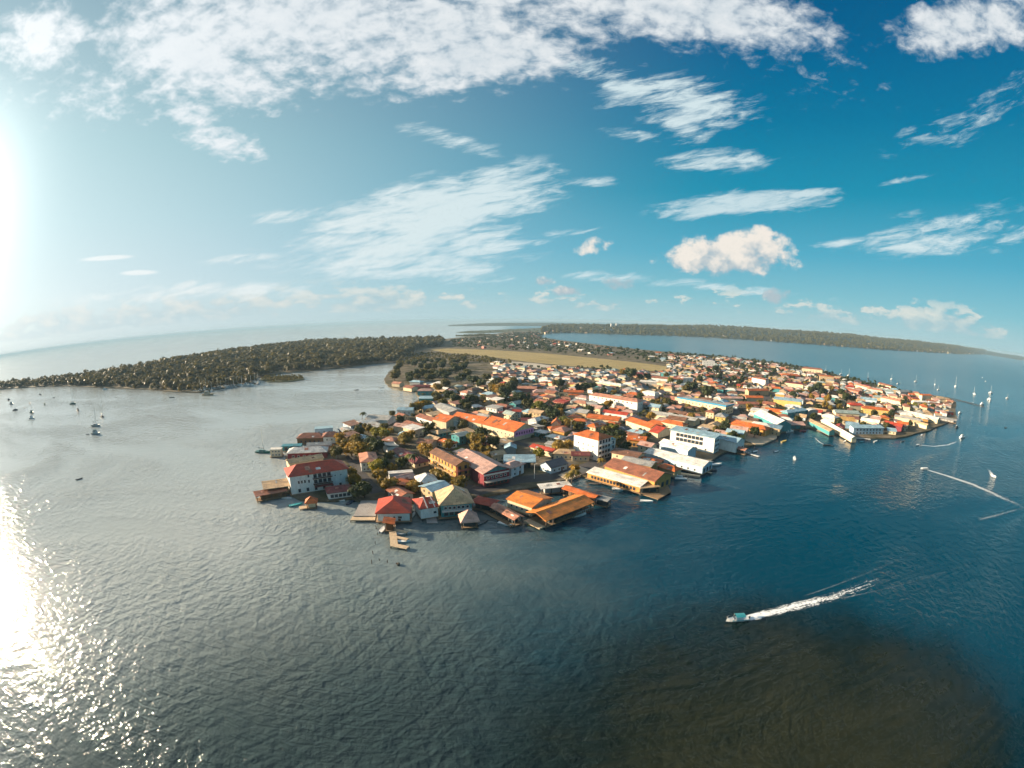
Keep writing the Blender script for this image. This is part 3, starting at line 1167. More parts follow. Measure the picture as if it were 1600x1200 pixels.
forest('islet_mangroves', [(p.x, p.y, .4, .62) for p in [Vector((x, y, 0)) for x, y, _, _ in scatter_px([(409, 592.5), (416, 588.5), (440, 587.5), (471, 588.5), (474, 592.5), (450, 595.5), (421, 596)], 150, 6)]],
       LEAF['olive'], 21, 34, .9, 4.4, 7.0, 'clipped-looking mangroves on the small islet in the inlet', 'mangroves')
forest('inlet_scrub', scatter_px([(618, 566), (645, 553), (690, 552.5), (760, 558), (800, 565), (796, 572), (735, 566), (700, 562), (655, 566), (622, 574)], 330, 12, 1.0, .55, 1.1), LEAF['olive'], 25, 40, .9, 4.4, 6.0,
       'olive scrub between the inlet grove and the airstrip', 'scrub')
# far forest
fr = random.Random(3)
fp = []
for f in FARF:
    a, b, c, d = (Vector(FARV[i]) for i in f)
    area = ((b - a).cross(d - a)).length
    n = max(1, int(area / 2000))
    t_row = f[0] % 16
    for _ in range(min(n, 9)):
        u, v = fr.random(), fr.random()
        p = a.lerp(b, u).lerp(d.lerp(c, u), v)
        fp.append((p.x, p.y, p.z - 1.5, fr.uniform(1.8, 3.4)))
forest('far_forest', fp, LEAF['olive'], 31, 46, 1.5, 5.0, 7.0, 'dark forest covering the low hills beyond the bay', 'forest')
sp = []
for w in SPITW:
    xs = [p.x for p in w]
    ys = [p.y for p in w]
    k = 0
    while k < 160:
        p = (fr.uniform(min(xs), max(xs)), fr.uniform(min(ys), max(ys)))
        if inside(p, w):
            sp.append((p[0], p[1], 0, fr.uniform(1.0, 2.0)))
            k += 1
forest('spit_bushes', sp, LEAF['olive'], 41, 16, 1.4, 5.0, 4.0, 'low bushes on the thin spits behind the isthmus', 'bushes')


# ------------------------------------------------------------------ buildings read off the photograph
AUTO = []


def hero(label, A, B, h, d, roof, rise, rc, wc, name='house', cat='house', group=None, **kw):
    loc, rz, w = place(A, B, h, d)
    r = bld(name, label, cat, loc, rz, w, d, h, roof, rise, rc, wc, group=group, **kw)
    if label is None:
        AUTO.append((r, roof, rc, wc, w, d, h, kw.get('stilts', False)))
    r['_w'] = w
    return r


def dims(r, d):
    return r['_w'], d


def sub(root, name, b, m, parent_part=None):
    return mkobj(name, b.mesh(name, m), None, parent_part or root)


def balcony(root, face, w, d, s, z, length, depth, m, rail=1.0):
    """slab, handrail and balusters of one balcony as a part with sub-part"""
    p, rz = on_face(face, w, d, s, z)
    o = mkobj('balcony', MB().box(-length / 2, length / 2, -depth, .05, -.15, .02).mesh('balcony', m), None, root, p, rz)
    b = MB().box(-length / 2, length / 2, -depth, -depth + .08, rail - .1, rail)
    n = max(2, int(length / .9))
    for i in range(n + 1):
        x = -length / 2 + .04 + (length - .08) * i / n
        b.box(x - .04, x + .04, -depth, -depth + .07, 0.02, rail - .1)
    mkobj('railing', b.mesh('railing', m), None, o)
    return o


# --- south-west corner: the white hotel and what crowds round it
hd = 14
r = hero('three-storey white waterfront hotel with long red hipped roof and brown balconies', (452, 744.4), (542, 731.3), 11, hd, 'hip', 3.6, 'red', 'white', 'hotel', 'hotel',
         base=1.2, stilts=True, deck=.8, ridge=True, landmark='the white hotel with brown balconies', over=1.0,
         win=[('f', 1, 3, 5.2, 3, .9, 1.5, dict(span=.16, mid=-9.5, frame=DARKF)), ('f', 2, 1, 5.0, 2.9, .9, 1.5, dict(span=.1, mid=-5.6, frame=DARKF)),
              ('f', 2, 4, 4.1, 3.0, 1.9, 2.0, dict(span=.32, mid=1.8, frame=DARKF)), ('f', 1, 2, 6.4, 3, .8, .8, dict(span=.2, mid=10.5)), ('f', 1, 6, .5, 3, 1.4, 1.9, dict(frame=DARKF)),
              ('l', 2, 3, 4.2, 3, 1.1, 1.5), ('r', 2, 3, 4.2, 3, 1.1, 1.5)])
w_, _ = dims(r, hd)
BROWN = mat('paint', (.13, .06, .045), .7, .2, .15)
for z in (3.9, 6.9):
    balcony(r, 'f', w_, hd, 1.8, z, w_ * .34, 1.3, BROWN)
sub(r, 'porch_roof', MB().box(-w_ * .1, w_ * .22, -hd / 2 - 3.0, -hd / 2 - .02, 2.9, 3.1), roofm('maroon'))
hero('low open boathouse with faded brick-red lean-to roof beside the white hotel', (400.6, 776), (447.5, 767.5), 3.6, 5, 'shed', .7, 'rust', 'brown', 'boathouse', 'boathouse', base=1.0, stilts=True, openw=True)
hero('sand-coloured flat-roofed dock pavilion against the white hotel end wall', (413, 765), (457, 759), 5, 9, 'shed', 1.0, 'tan', 'tan', 'pavilion', 'pavilion', base=1.0, stilts=True, openw=True)
hero('low storage hut with tan roof on the dock pavilion side', (416, 757), (431, 754.5), 5.2, 4, 'flat', 0, 'tan', 'tan', 'hut', 'hut', base=1.0, stilts=True)
hero('long low dockside bar with dark maroon hipped roof below the white hotel', (512.5, 771), (550, 766), 4.2, 8, 'hip', 2.0, 'maroon', 'white', 'dock_bar', 'bar', base=1.0, stilts=True, deck=1.2,
     win=[('f', 1, 5, .6, 3, 1.7, 1.6, dict(frame=DARKF))])
hero('small orange-red pyramid-roofed swim platform hut off the white hotel', (478, 786), (494, 785), 3.6, 4.6, 'pyr', 2.6, 'orange', 'cream', 'dock_hut', 'hut', base=.9, stilts=True, openw=True)
hero('long white hip-roofed boathouse on the water behind the white hotel', (449, 708.5), (510, 706), 5, 11, 'hip', 2.4, 'white', 'maroon', 'boathouse', 'boathouse', base=1.0, stilts=True, deck=.6,
     landmark='the long white boathouse', win=[('f', 1, 6, 1.0, 3, 1.6, 1.5), ('l', 1, 2, .1, 3, 2.2, 2.6, dict(frame=DARKF))])
hero('beige gabled annex wedged between the white hotel and white boathouse', (452, 725), (505, 716), 5, 8, 'gable', 1.8, 'tan', 'cream', 'annex', 'house', base=1.0, stilts=True)
hero('teal flat-roofed boat shed standing on stilts', (440, 698), (470, 697), 4, 6, 'flat', .4, 'teal', 'teal', 'boat_shed', 'shed', base=1.0, stilts=True, win=[('f', 1, 3, .4, 3, 2.4, 2.2, dict(frame=DARKF))])
hero('small cream two-storey houseboat at the teal boat shed', (422, 703), (439, 702.5), 5.4, 5, 'flat', .3, 'white', 'cream', 'houseboat', 'houseboat', base=.7, stilts=True, deck=.7, win=[('f', 2, 3, .6, 2.3, 1.3, 1.2)])
hero('grey gabled shed behind the white boathouse', (480, 697), (517, 695), 5, 6, 'gable', 1.5, 'grey', 'white', base=1.0, stilts=True, win=[('f', 1, 3, .8, 3, 1.1, 1.2)])
hero('narrow orange lean-to next to the grey gabled shed', (500, 699.5), (521, 698), 3.6, 3, 'shed', .5, 'orange', 'cream', 'lean_to', 'shed', base=1.0, stilts=True)
hero('brown hip-roofed house with timber walls on stilts over the bay', (464, 685), (504, 684), 5, 11, 'hip', 2.6, 'rust', 'brown', base=1.0, stilts=True, deck=.8, landmark='the brown stilt house', win=[('f', 1, 5, .8, 3, 1.3, 1.4, dict(frame=DARKF))])
hero('brick-red hip-roofed house with white walls beside the brown stilt house', (505, 683), (531, 681), 6, 10, 'hip', 2.4, 'rust', 'white', base=1.0, stilts=True, win=[('f', 1, 3, 2.2, 3, 1.2, 1.3)])
hero('blue-grey flat-roofed house behind the brown stilt house', (492, 671), (520, 669), 5.5, 8, 'flat', .4, 'blue', 'paleblue', base=1.0, stilts=True, win=[('f', 1, 3, 1.4, 3, 1.2, 1.3)])
hero('white house with salmon-red low roof behind the white hotel', (564, 723), (590, 721), 6.5, 19, 'hip', 1.6, 'salmon', 'white', landmark='the white house with salmon roof', win=[('f', 2, 4, .8, 2.6, 1.1, 1.2), ('l', 2, 5, .8, 2.6, 1.1, 1.2)], door='f')

# --- front pier houses
r = hero('red hip-roofed house with white walls standing on its own pier', (589.5, 801), (639, 800), 5.6, 15, 'hip', 4.0, 'red', 'white', 'pier_house', 'house', base=1.6, stilts=True, deck=1.0, ridge=True, over=1.0, axis='y',
         landmark='the red-roofed pier house', win=[('f', 1, 2, .9, 3, 1.9, 1.3, dict(span=.8)), ('f', 1, 1, .9, 3, 1.0, 1.3, dict(span=.1, mid=.3)), ('l', 1, 4, .9, 3, 1.2, 1.3)], door='f')
hero('small bright orange flat-roofed boathouse in front of the red-roofed pier house', (600, 819.5), (614.5, 819.5), 4.2, 5, 'shed', .9, 'orange', 'brown', 'boathouse', 'boathouse', base=1.2, stilts=True, openw=True)
r = hero('brick-red hipped pavilion with pale ridge bands beside the tan restaurant', (657, 794.5), (684, 790.5), 6.2, 11, 'hip', 2.6, 'red', 'white', 'pavilion', 'pavilion', base=1.2, stilts=True, axis='x', over=.8,
         win=[('f', 1, 1, 1.6, 3, 1.6, 1.3, dict(span=.3, mid=2.5))])
w_ = r['_w']
for sx in (-.12, .3):
    rb = MB().box(sx * w_ - .18, sx * w_ + .18, -6.2, 6.2, 0, .14)
    rb.v = [(x, y, z + 5.5 + 2.35 * max(0, 1 - abs(y) / 6.3)) for x, y, z in rb.v]
    rb2 = MB()
    for sy in (-1, 1):
        rb2.add([(sx * w_ - .2, sy * 6.4, 4.98), (sx * w_ + .2, sy * 6.4, 4.98), (sx * w_ + .2, 0, 7.78), (sx * w_ - .2, 0, 7.78),
                 (sx * w_ - .2, sy * 6.4, 5.16), (sx * w_ + .2, sy * 6.4, 5.16), (sx * w_ + .2, 0, 7.96), (sx * w_ - .2, 0, 7.96)],
                [(0, 3, 2, 1), (4, 5, 6, 7), (0, 1, 5, 4), (1, 2, 6, 5), (2, 3, 7, 6), (3, 0, 4, 7)])
    sub(r, 'ridge_band', rb2, FRAME)
r = hero('large tan hip-roofed restaurant with dark blue-green walls over the water', (689, 788), (737, 784), 7.4, 15, 'hip', 5.2, 'tan', 'teal', 'restaurant', 'restaurant', base=1.2, stilts=True, deck=1.4, ridge=True, over=1.0,
         landmark='the tan-roofed restaurant', win=[('f', 1, 6, 3.4, 3, 1.5, 1.5), ('f', 1, 5, .5, 3, 1.8, 1.9, dict(frame=DARKF)), ('r', 2, 4, .6, 2.9, 1.5, 1.5, dict(frame=DARKF)), ('l', 1, 3, 3.4, 3, 1.3, 1.4)])
balcony(r, 'f', r['_w'], 15, 0, 3.0, r['_w'] * .96, 1.6, FRAME)
hero('small grey-tan pyramid-roofed kiosk on the restaurant dock', (721.5, 816), (747.5, 814), 3.8, 8, 'pyr', 4.0, 'pink', 'dark', 'kiosk', 'kiosk', base=1.0, stilts=True, openw=True)
hero('brick-red hip-roofed dock shed between the tan restaurant and the orange wharf', (736, 784), (766, 790.5), 4.2, 7, 'hip', 1.8, 'red', 'dark', 'dock_shed', 'shed', base=1.0, stilts=True, openw=True)
hero('long narrow coral-red roof on posts running out over the water', (767, 792), (804, 812), 3.9, 4.5, 'gable', 1.1, 'salmon', 'dark', 'covered_walkway', 'walkway', base=1.0, stilts=True, openw=True)
r = hero('bright orange wharf hall with cream walls and a small arched gable', (793, 780), (831, 793), 5.2, 14, 'gable', 1.8, 'amber', 'cream', 'wharf_hall', 'hall', base=1.2, stilts=True, deck=.6, ridge=True, landmark='the orange wharf hall',
         win=[('f', 1, 4, 1.0, 3, 1.3, 1.4), ('r', 1, 3, .8, 3, 1.4, 1.6, dict(frame=DARKF))])
r = hero('long orange gabled pier restaurant open to the water on dark posts', (853.5, 813), (925, 785), 4.4, 11, 'gable', 1.8, 'amber', 'dark', 'pier_restaurant', 'restaurant', base=1.2, stilts=True, openw=True, ridge=True, over=.9, landmark='the long orange pier restaurant')
w_ = r['_w']
sub(r, 'end_platform', MB().box(-w_ / 2 - 3.2, -w_ / 2 - .02, -5, 5, -.3, .25), PALEDECK)
b = MB()
for i in range(8):
    x = w_ * (.14 + .05 * i)
    b.box(x - .06, x + .06, -5.9, -5.78, -.3, 1.0)
b.box(w_ * .14, w_ * .49, -5.9, -5.78, 1.0, 1.12)
sub(r, 'railing', b, FRAME)
hero('narrow orange pier roof leading out behind the long orange pier restaurant', (880, 763.5), (928, 779.5), 4.2, 4.6, 'gable', 1.0, 'orange', 'brown', 'covered_walkway', 'walkway', base=1.0, stilts=True, openw=True)
hero('pale grey flat roof at the outer end of the orange pier roof', (929, 779.8), (949, 784), 3.8, 5, 'flat', .3, 'grey', 'dark', 'boat_shelter', 'shelter', base=1.0, stilts=True, openw=True)
hero('cream canvas awning stretched over the quay by the orange wharf hall', (846, 764), (892, 759), 4.0, 5, 'shed', .6, 'white', 'grey', 'awning', 'awning', base=1.0, openw=True, th=.08)

# --- first row inland, left half
r = hero('three-storey timber lodge with bright lattice balconies and brown roof', (672, 707), (712, 728), 10, 8.5, 'gable', 2.0, 'brown', 'ochre', 'lodge', 'lodge', landmark='the timber lodge with lattice balconies', ridge=True,
         win=[('f', 3, 7, .5, 3.0, 1.3, 1.9, dict(frame=DARKF)), ('r', 3, 2, .5, 3.0, 1.6, 1.9, dict(frame=DARKF))])
w_ = r['_w']
LATT = mat('paint', (.78, .60, .36), .7, .2, .1)
for z in (2.9, 5.9):
    balcony(r, 'f', w_, 8.5, 0, z, w_ * .98, 1.5, LATT)
CORAL = mat('paint', (.50, .16, .12), .7, .2, .15)
for z in (2.9, 5.9):
    balcony(r, 'r', w_, 8.5, 0, z, 8.2, 1.5, CORAL)
for sy in (-4.1, 4.1):
    sub(r, 'porch_post', MB().box(w_ / 2 + 1.2, w_ / 2 + 1.5, sy - .2, sy + .2, 0, 8.9), CORAL)
r = hero('pink-roofed two-storey store with teal gable and maroon upper wall', (712, 713.5), (756, 740), 8.6, 15, 'gable', 3.4, 'pink', 'maroon', 'store', 'store', axis='x', landmark='the pink-roofed store', over=1.0,
         win=[('r', 1, 6, .4, 3, 1.9, 2.2, dict(frame=DARKF)), ('r', 1, 5, 4.2, 3, 1.6, 1.3)])
w_ = r['_w']
sub(r, 'gable_panel', MB().add([(w_ / 2 + .08, -6.6, 7.75), (w_ / 2 + .08, 6.6, 7.75), (w_ / 2 + .08, 0, 10.7), (w_ / 2 + .02, -6.6, 7.75), (w_ / 2 + .02, 6.6, 7.75), (w_ / 2 + .02, 0, 10.7)],
                              [(0, 1, 2), (5, 4, 3), (0, 2, 5, 3), (1, 4, 5, 2), (0, 3, 4, 1)]), roofm('teal'))
sub(r, 'awning', MB().box(w_ / 2 + .02, w_ / 2 + 3.2, -7.6, 7.6, 3.3, 3.5), roofm('grey'))
sub(r, 'band', MB().box(w_ / 2 + .02, w_ / 2 + .14, -7.4, 7.4, 6.0, 6.9), FRAME)
hero('orange-red lean-to roof among golden trees behind the red-roofed pier house', (622, 761), (646, 761), 4.2, 8, 'shed', 1.6, 'orange', 'brown')
hero('grey-white hipped pavilion between the timber lodge and the golden trees', (655, 756), (684, 753), 5.4, 11, 'hip', 3.0, 'white', 'grey', 'pavilion', 'pavilion')
hero('low white parapet house behind the orange-red lean-to', (608, 741), (645, 738), 5, 4, 'flat', .4, 'white', 'white', win=[('f', 1, 4, .8, 3, 1.2, 1.2)])
hero('blue-white cottage with purple-grey gabled roof by the quay road', (861, 731.5), (886, 724.5), 4.4, 9, 'gable', 2.8, 'darkgrey', 'paleblue', 'cottage', 'cottage', landmark='the blue-white cottage', win=[('f', 1, 3, .8, 3, 1.3, 1.4), ('l', 1, 2, .8, 3, 1.1, 1.3)], door='f')
hero('wide grey-blue sagging shed roof facing the quay road', (788, 722.5), (836, 722.5), 5, 9, 'shed', 1.6, 'blue', 'dark', 'shed', 'shed', landmark='the grey-blue quay shed', openw=True)
hero(None, (865, 709), (897, 710), 4.4, 10, 'hip', 1.8, 'tan', 'cream', win=[('f', 1, 4, .8, 3, 1.2, 1.3)])
hero(None, (894, 712), (921, 712), 4.4, 7, 'gable', 1.6, 'maroon', 'cream', win=[('f', 1, 3, .8, 3, 1.2, 1.3)])
hero(None, (789, 701), (806, 701), 5, 8, 'gable', 1.8, 'blue', 'grey')
hero(None, (829, 698), (862, 706.5), 4.4, 6, 'gable', 1.5, 'red', 'cream')
hero(None, (852, 694), (880, 698), 4, 5, 'shed', .8, 'grey', 'grey')
hero(None, (770, 713), (790, 709), 5, 7, 'gable', 2.0, 'tan', 'cream', win=[('f', 1, 2, 1, 3, 1.1, 1.3)])
r = hero('four-storey white apartment block with orange roof and open corner balconies', (897, 678.5), (935, 688), 14, 13, 'hip', 2.6, 'orange', 'white', 'apartment_block', 'building', landmark='the four-storey apartment block', ridge=True,
         win=[('f', 3, 4, 1.4, 3.2, 1.0, 1.2, dict(span=.8)), ('r', 4, 4, .6, 3.2, 1.9, 2.2, dict(frame=DARKF))])
for z in (3.2, 6.4, 9.6):
    balcony(r, 'r', r['_w'], 13, 0, z, 12.4, 1.6, FRAME)
hero('three-storey white annex with teal flat roof behind the four-storey apartment block', (938, 690), (962, 686), 10.5, 10, 'flat', .3, 'teal', 'white', 'annex', 'building', win=[('f', 3, 5, .6, 3.1, 1.5, 1.9, dict(frame=DARKF))])

# --- the orange halls
hero('long orange gabled hall with cream side wall and rounded white porch', (676, 655), (697, 659.5), 8, 18, 'gable', 3.2, 'orange', 'cream', 'hall', 'hall', axis='x', landmark='the orange hall with the white porch')
hero('middle orange gabled hall joining its neighbours end to end', (706, 652.5), (752, 661.5), 8, 13, 'gable', 3.6, 'orange', 'cream', 'hall', 'hall', axis='x', ridge=True, win=[('f', 1, 6, 3, 3, 1.3, 1.4)])
r = hero('long orange hall with a pink end wall and a row of dark windows', (754, 662), (803, 674.5), 8, 20, 'gable', 4.4, 'orange', 'cream', 'hall', 'hall', axis='x', ridge=True, landmark='the pink-ended hall', over=1.0,
         win=[('f', 1, 7, 3.2, 3, 1.3, 1.3)])
w_ = r['_w']
e = sub(r, 'end_panel', MB().box(w_ / 2 + .02, w_ / 2 + .5, -9.4, 9.4, 3.0, 6.9), mat('paint', (.62, .30, .55), .7, .2, .1))
for i in range(7):
    mkobj('window', plain_mesh('window', 1.2, 1.7, mat('glass', (.09, .03, .10), .2, .5), .06), None, e, (w_ / 2 + .53, -7.6 + 2.5 * i, 4.1), math.pi / 2)
hero('light grey gabled warehouse roof above the orange halls', (677, 634.5), (702, 645), 7, 15, 'gable', 2.2, 'grey', 'grey', 'warehouse', 'warehouse', axis='x')
hero('white round-gabled porch house in front of the orange halls', (697, 663), (716, 662.5), 5, 8, 'arch', 2.6, 'white', 'white', axis='y', door='f')
hero(None, (630, 661), (655, 668), 5, 8, 'gable', 1.6, 'rust', 'salmon')
hero(None, (650, 650.5), (676, 658.5), 5, 9, 'gable', 1.8, 'rust', 'white')
hero(None, (615, 666), (636, 668), 5, 8, 'gable', 1.8, 'pink', 'cream')
hero('tiny steep orange gabled hut beside the light grey warehouse', (664, 645), (674, 645), 3, 6, 'gable', 3.4, 'yellow', 'brown', 'hut', 'hut', axis='y')
hero(None, (596, 688), (615, 690), 5, 8, 'hip', 1.8, 'salmon', 'cream', win=[('f', 1, 3, .9, 3, 1.1, 1.2)])
hero(None, (622, 680), (635, 680), 6, 6, 'gable', 1.4, 'blue', 'white', win=[('f', 1, 2, 2, 3, 1.1, 1.2)])
hero(None, (605, 699.5), (622, 697), 5, 8, 'shed', 1.4, 'grey', 'white', win=[('f', 1, 2, 1, 3, 1.1, 1.2)])
hero(None, (650, 692), (673, 694.5), 5, 10, 'gable', 2.0, 'brown', 'cream')
hero(None, (571, 654.5), (606, 657), 5, 15, 'gable', 2.4, 'grey', 'white', base=1.0, stilts=True)
hero('blue-roofed white house at the water edge beside the grey boat warehouse', (620.6, 641), (644, 641.5), 6, 9, 'gable', 2.0, 'blue', 'white', base=1.0, stilts=True, landmark='the blue-roofed shore house', win=[('f', 1, 3, 2, 3, 1.2, 1.4)])
hero('teal waterfront house with pale blue lean-to roof', (655, 623), (676, 623), 5, 8, 'shed', 1.4, 'blue', 'teal', base=1.0, stilts=True, landmark='the teal shore house', win=[('f', 1, 3, 1, 3, 1.2, 1.4)])
hero('dusty pink hip-roofed house just behind the teal shore house', (652.5, 611), (676, 611), 6, 10, 'hip', 2.2, 'pink', 'teal', base=1.0, stilts=True, win=[('f', 1, 3, 1.6, 3, 1.2, 1.4)])
hero(None, (612, 599), (624, 600), 5, 9, 'gable', 2.0, 'salmon', 'cream', stilts=True)
hero(None, (630, 605), (643, 607), 5, 10, 'gable', 2.2, 'rust', 'cream', stilts=True)
hero(None, (645, 604), (671, 604), 5, 8, 'gable', 1.8, 'maroon', 'salmon')
hero(None, (640, 596.5), (656, 597.5), 5, 9, 'hip', 1.8, 'blue', 'grey')
hero(None, (781, 646.5), (801, 645.5), 4.4, 6, 'gable', 1.4, 'red', 'white')
hero(None, (801, 643.5), (814, 643.5), 6, 6, 'gable', 1.6, 'red', 'white', win=[('f', 2, 2, .8, 2.5, 1.1, 1.2)])
hero(None, (815, 657.5), (836, 657.5), 4.6, 8, 'gable', 1.7, 'maroon', 'grey')
hero(None, (838, 658.5), (857, 653), 6.5, 8, 'hip', 1.8, 'white', 'white', win=[('f', 2, 3, .8, 2.7, 1.1, 1.3)])
hero('little chapel-like cream house with steep orange gable and round-headed front', (862, 662), (875, 662.5), 6, 8, 'gable', 3.4, 'orange', 'cream', 'chapel', 'chapel', axis='y', landmark='the little orange chapel', door='f')
hero(None, (860, 671), (889, 669.5), 4.4, 7, 'hip', 1.6, 'orange', 'cream')
hero(None, (896, 658), (917, 659), 4.4, 7, 'hip', 1.6, 'orange', 'tan')
hero(None, (922, 665), (947, 663), 4.6, 8, 'shed', 1.2, 'darkgrey', 'dark')
hero(None, (917, 652.5), (966, 657.5), 5.2, 10, 'gable', 2.4, 'orange', 'cream', win=[('f', 1, 6, 1, 3, 1.2, 1.3)])
hero(None, (941, 643.5), (979, 649), 5.5, 7, 'gable', 1.6, 'red', 'white')
hero(None, (808, 607), (837, 608), 5, 12, 'gable', 2.2, 'salmon', 'salmon')
hero(None, (834, 613), (873, 612.5), 5, 13, 'hip', 2.6, 'pink', 'cream')
hero(None, (881, 612.5), (911, 613.5), 6.5, 8, 'gable', 1.9, 'orange', 'cream', win=[('f', 1, 5, 2.2, 3, 1.2, 1.3)])
hero(None, (889, 617.5), (910, 618), 3.8, 4, 'shed', .8, 'orange', 'cream')

# --- middle: the long white block, the blue-rimmed market, the waterfront sheds
hero('long white two-storey block with salmon roof and a row of small high windows', (920.6, 617), (996, 628.5), 10.5, 10, 'hip', 2.0, 'salmon', 'white', 'long_block', 'building', landmark='the long white block', ridge=True,
     win=[('f', 1, 10, 7.2, 3, 1.5, 1.1, dict(frame=DARKF)), ('f', 1, 4, 3.0, 3, .9, .9), ('r', 2, 2, 2, 4, 1.3, 1.3)])
r = hero('cream market building with bright blue rim along its flat roof', (1060, 622), (1134, 635.5), 9, 15, 'flat', .4, 'grey', 'cream', 'market', 'market', landmark='the blue-rimmed market', win=[('f', 2, 12, 1.2, 3.6, 1.1, 1.2, dict(frame=DARKF)), ('r', 2, 4, 1.2, 3.6, 1.2, 1.4, dict(frame=DARKF))])
w_ = r['_w']
BLUEP = mat('paint', (.03, .24, .42), .6, .3, .15)
sub(r, 'roof_rim', MB().box(-w_ / 2 - 1.0, w_ / 2 + 1.0, -8.6, -7.6, 7.9, 9.3).box(w_ / 2 + .3, w_ / 2 + 1.0, -7.58, 8.2, 7.9, 9.3), BLUEP)
hero('long low grey-cream shed beside the blue-rimmed market', (1014, 646), (1085, 658.5), 5, 11, 'gable', 2.0, 'grey', 'cream', 'shed', 'shed', win=[('f', 1, 8, 1, 3, 1.2, 1.2)])
hero(None, (1033, 659), (1067, 665.5), 6, 8, 'hip', 2.0, 'orange', 'cream', win=[('f', 1, 5, 2, 3, 1.1, 1.2)])
hero('cream house with wavy orange-tan roofs facing the main street bend', (978, 657), (1016, 669), 6, 11, 'gable', 2.4, 'orange', 'cream', win=[('f', 1, 3, 1.6, 3, 1.0, 1.3)])
hero(None, (1028, 677), (1050, 671), 5, 8, 'gable', 3.0, 'red', 'cream', axis='y')
hero('ochre shop with orange-striped roof on the main street', (980, 687), (1008, 689.5), 5.4, 9, 'gable', 2.2, 'orange', 'ochre', 'shop', 'shop', win=[('f', 1, 4, .4, 3, 1.8, 2.0, dict(frame=DARKF))])
hero('white two-storey house with pale grey roof behind the long white block', (1004, 612), (1023, 615), 9, 9, 'hip', 1.4, 'white', 'white', win=[('f', 2, 3, 1.4, 3.2, 1.1, 1.3), ('r', 2, 2, 1.4, 3.2, 1.1, 1.3)])
hero(None, (931, 597.5), (970, 603), 6, 12, 'hip', 1.6, 'white', 'cream', win=[('f', 1, 6, 1.6, 3, 1.1, 1.2)])
hero('long white hangar with rust-red roof at the end of the airstrip', (1018, 590), (1066, 594), 6.5, 12, 'gable', 2.0, 'rust', 'white', 'hangar', 'hangar', landmark='the rust-roofed hangar')
hero(None, (1067, 591), (1083, 591), 8.5, 8, 'flat', .3, 'white', 'white', win=[('f', 2, 3, 1.2, 3.2, 1.2, 1.3)])
hero(None, (1000, 596), (1038, 598.5), 4.5, 6, 'shed', 1.0, 'white', 'grey')
hero('tall pinkish-white box of a building standing above the north shore trees', (1098, 564), (1117, 565), 13, 10, 'flat', .4, 'white', 'white', 'tall_block', 'building', landmark='the pinkish-white tall block', win=[('f', 3, 4, 1.5, 3.4, 1.2, 1.4)])

r = hero('long rust-red metal-roofed wharf shed with dark gable end', (945, 728), (1023, 752.5), 6.4, 15, 'gable', 3.0, 'rust', 'ochre', 'wharf_shed', 'shed', base=1.2, stilts=True, ridge=True, landmark='the red wharf shed', win=[('r', 1, 3, .3, 3, 2.4, 2.8, dict(frame=DARKF))])
hero('pale grey lean-to with orange front along the red wharf shed', (918, 738.5), (1000, 761), 4.2, 6.5, 'shed', 1.3, 'white', 'ochre', 'lean_to', 'shed', base=1.2, stilts=True, deck=.8, win=[('f', 1, 14, .4, 3, 1.5, 1.7, dict(frame=DARKF))])
hero('tan flat canopy on posts at the tip of the red wharf', (1001, 764), (1031, 761), 4.0, 6, 'flat', .3, 'tan', 'dark', 'canopy', 'canopy', base=1.2, stilts=True, openw=True)
hero('small patchy orange roof on the waterfront beside the red wharf shed', (1028, 729), (1054, 736.5), 4.2, 7, 'hip', 1.6, 'orange', 'tan', 'boat_shed', 'shed', base=1.0, stilts=True)
hero('long white low-gabled waterfront warehouse with blue end panel', (1007, 707.5), (1098, 730), 5.2, 13, 'gable', 1.8, 'white', 'paleblue', 'warehouse', 'warehouse', base=1.0, stilts=True, deck=.6, ridge=True, landmark='the long white waterfront warehouse', win=[('f', 1, 8, .8, 3, 1.4, 1.4), ('r', 1, 3, .3, 3, 2.2, 2.5, dict(frame=DARKF))])
hero('white gabled store with blue end wall against the pale blue hotel', (1031, 692), (1075, 704.5), 6.5, 9, 'gable', 2.0, 'white', 'paleblue', 'store', 'store')
r = hero('three-storey white hotel with pale blue roof and framed window panels', (1048, 672), (1117, 685), 11.5, 9, 'shed', 1.2, 'blue', 'white', 'hotel', 'hotel', landmark='the pale blue-roofed hotel', over=.8,
         win=[('f', 2, 7, 4.2, 3.1, 2.7, 2.2, dict(span=.62, mid=-2.0, frame=DARKF)), ('f', 1, 4, 1.0, 3, 1.6, 1.4), ('r', 3, 3, 1.0, 3.1, 2.0, 1.9)])
hero('low pale blue gabled hall with teal end beside the pale blue-roofed hotel', (1121, 685), (1151, 692), 8, 12, 'gable', 2.2, 'blue', 'white', 'hall', 'hall', base=1.0, stilts=True, win=[('r', 1, 3, 1, 3, 2, 2.2, dict(frame=DARKF))])
hero('coral jetty roof reaching out past the pale blue-roofed hotel', (1122, 694), (1164, 704), 3.8, 5, 'gable', 1.0, 'salmon', 'dark', 'covered_jetty', 'jetty', base=1.0, stilts=True, openw=True)
r = hero('bright orange-roofed ochre hall with a row of tall dark doorways on the quay', (1139, 661), (1196, 672), 6.5, 10, 'hip', 2.2, 'orange', 'ochre', 'quay_hall', 'hall', landmark='the ochre quay hall', ridge=True, over=1.2, win=[('f', 1, 10, .1, 3, 1.2, 3.2, dict(frame=DARKF))])
hero('big white-roofed boat hall with teal gable at the small harbour', (1178, 646), (1214, 663.5), 7, 15, 'gable', 3.4, 'white', 'teal', 'boat_hall', 'hall', axis='x', base=1.0, stilts=True, landmark='the white-roofed boat hall')
hero('pinkish low shed roof stretching from the boat hall to the harbour', (1214, 663.5), (1258, 665), 4.4, 8, 'shed', 1.4, 'pink', 'teal', 'shed', 'shed', base=1.0, stilts=True, openw=True)
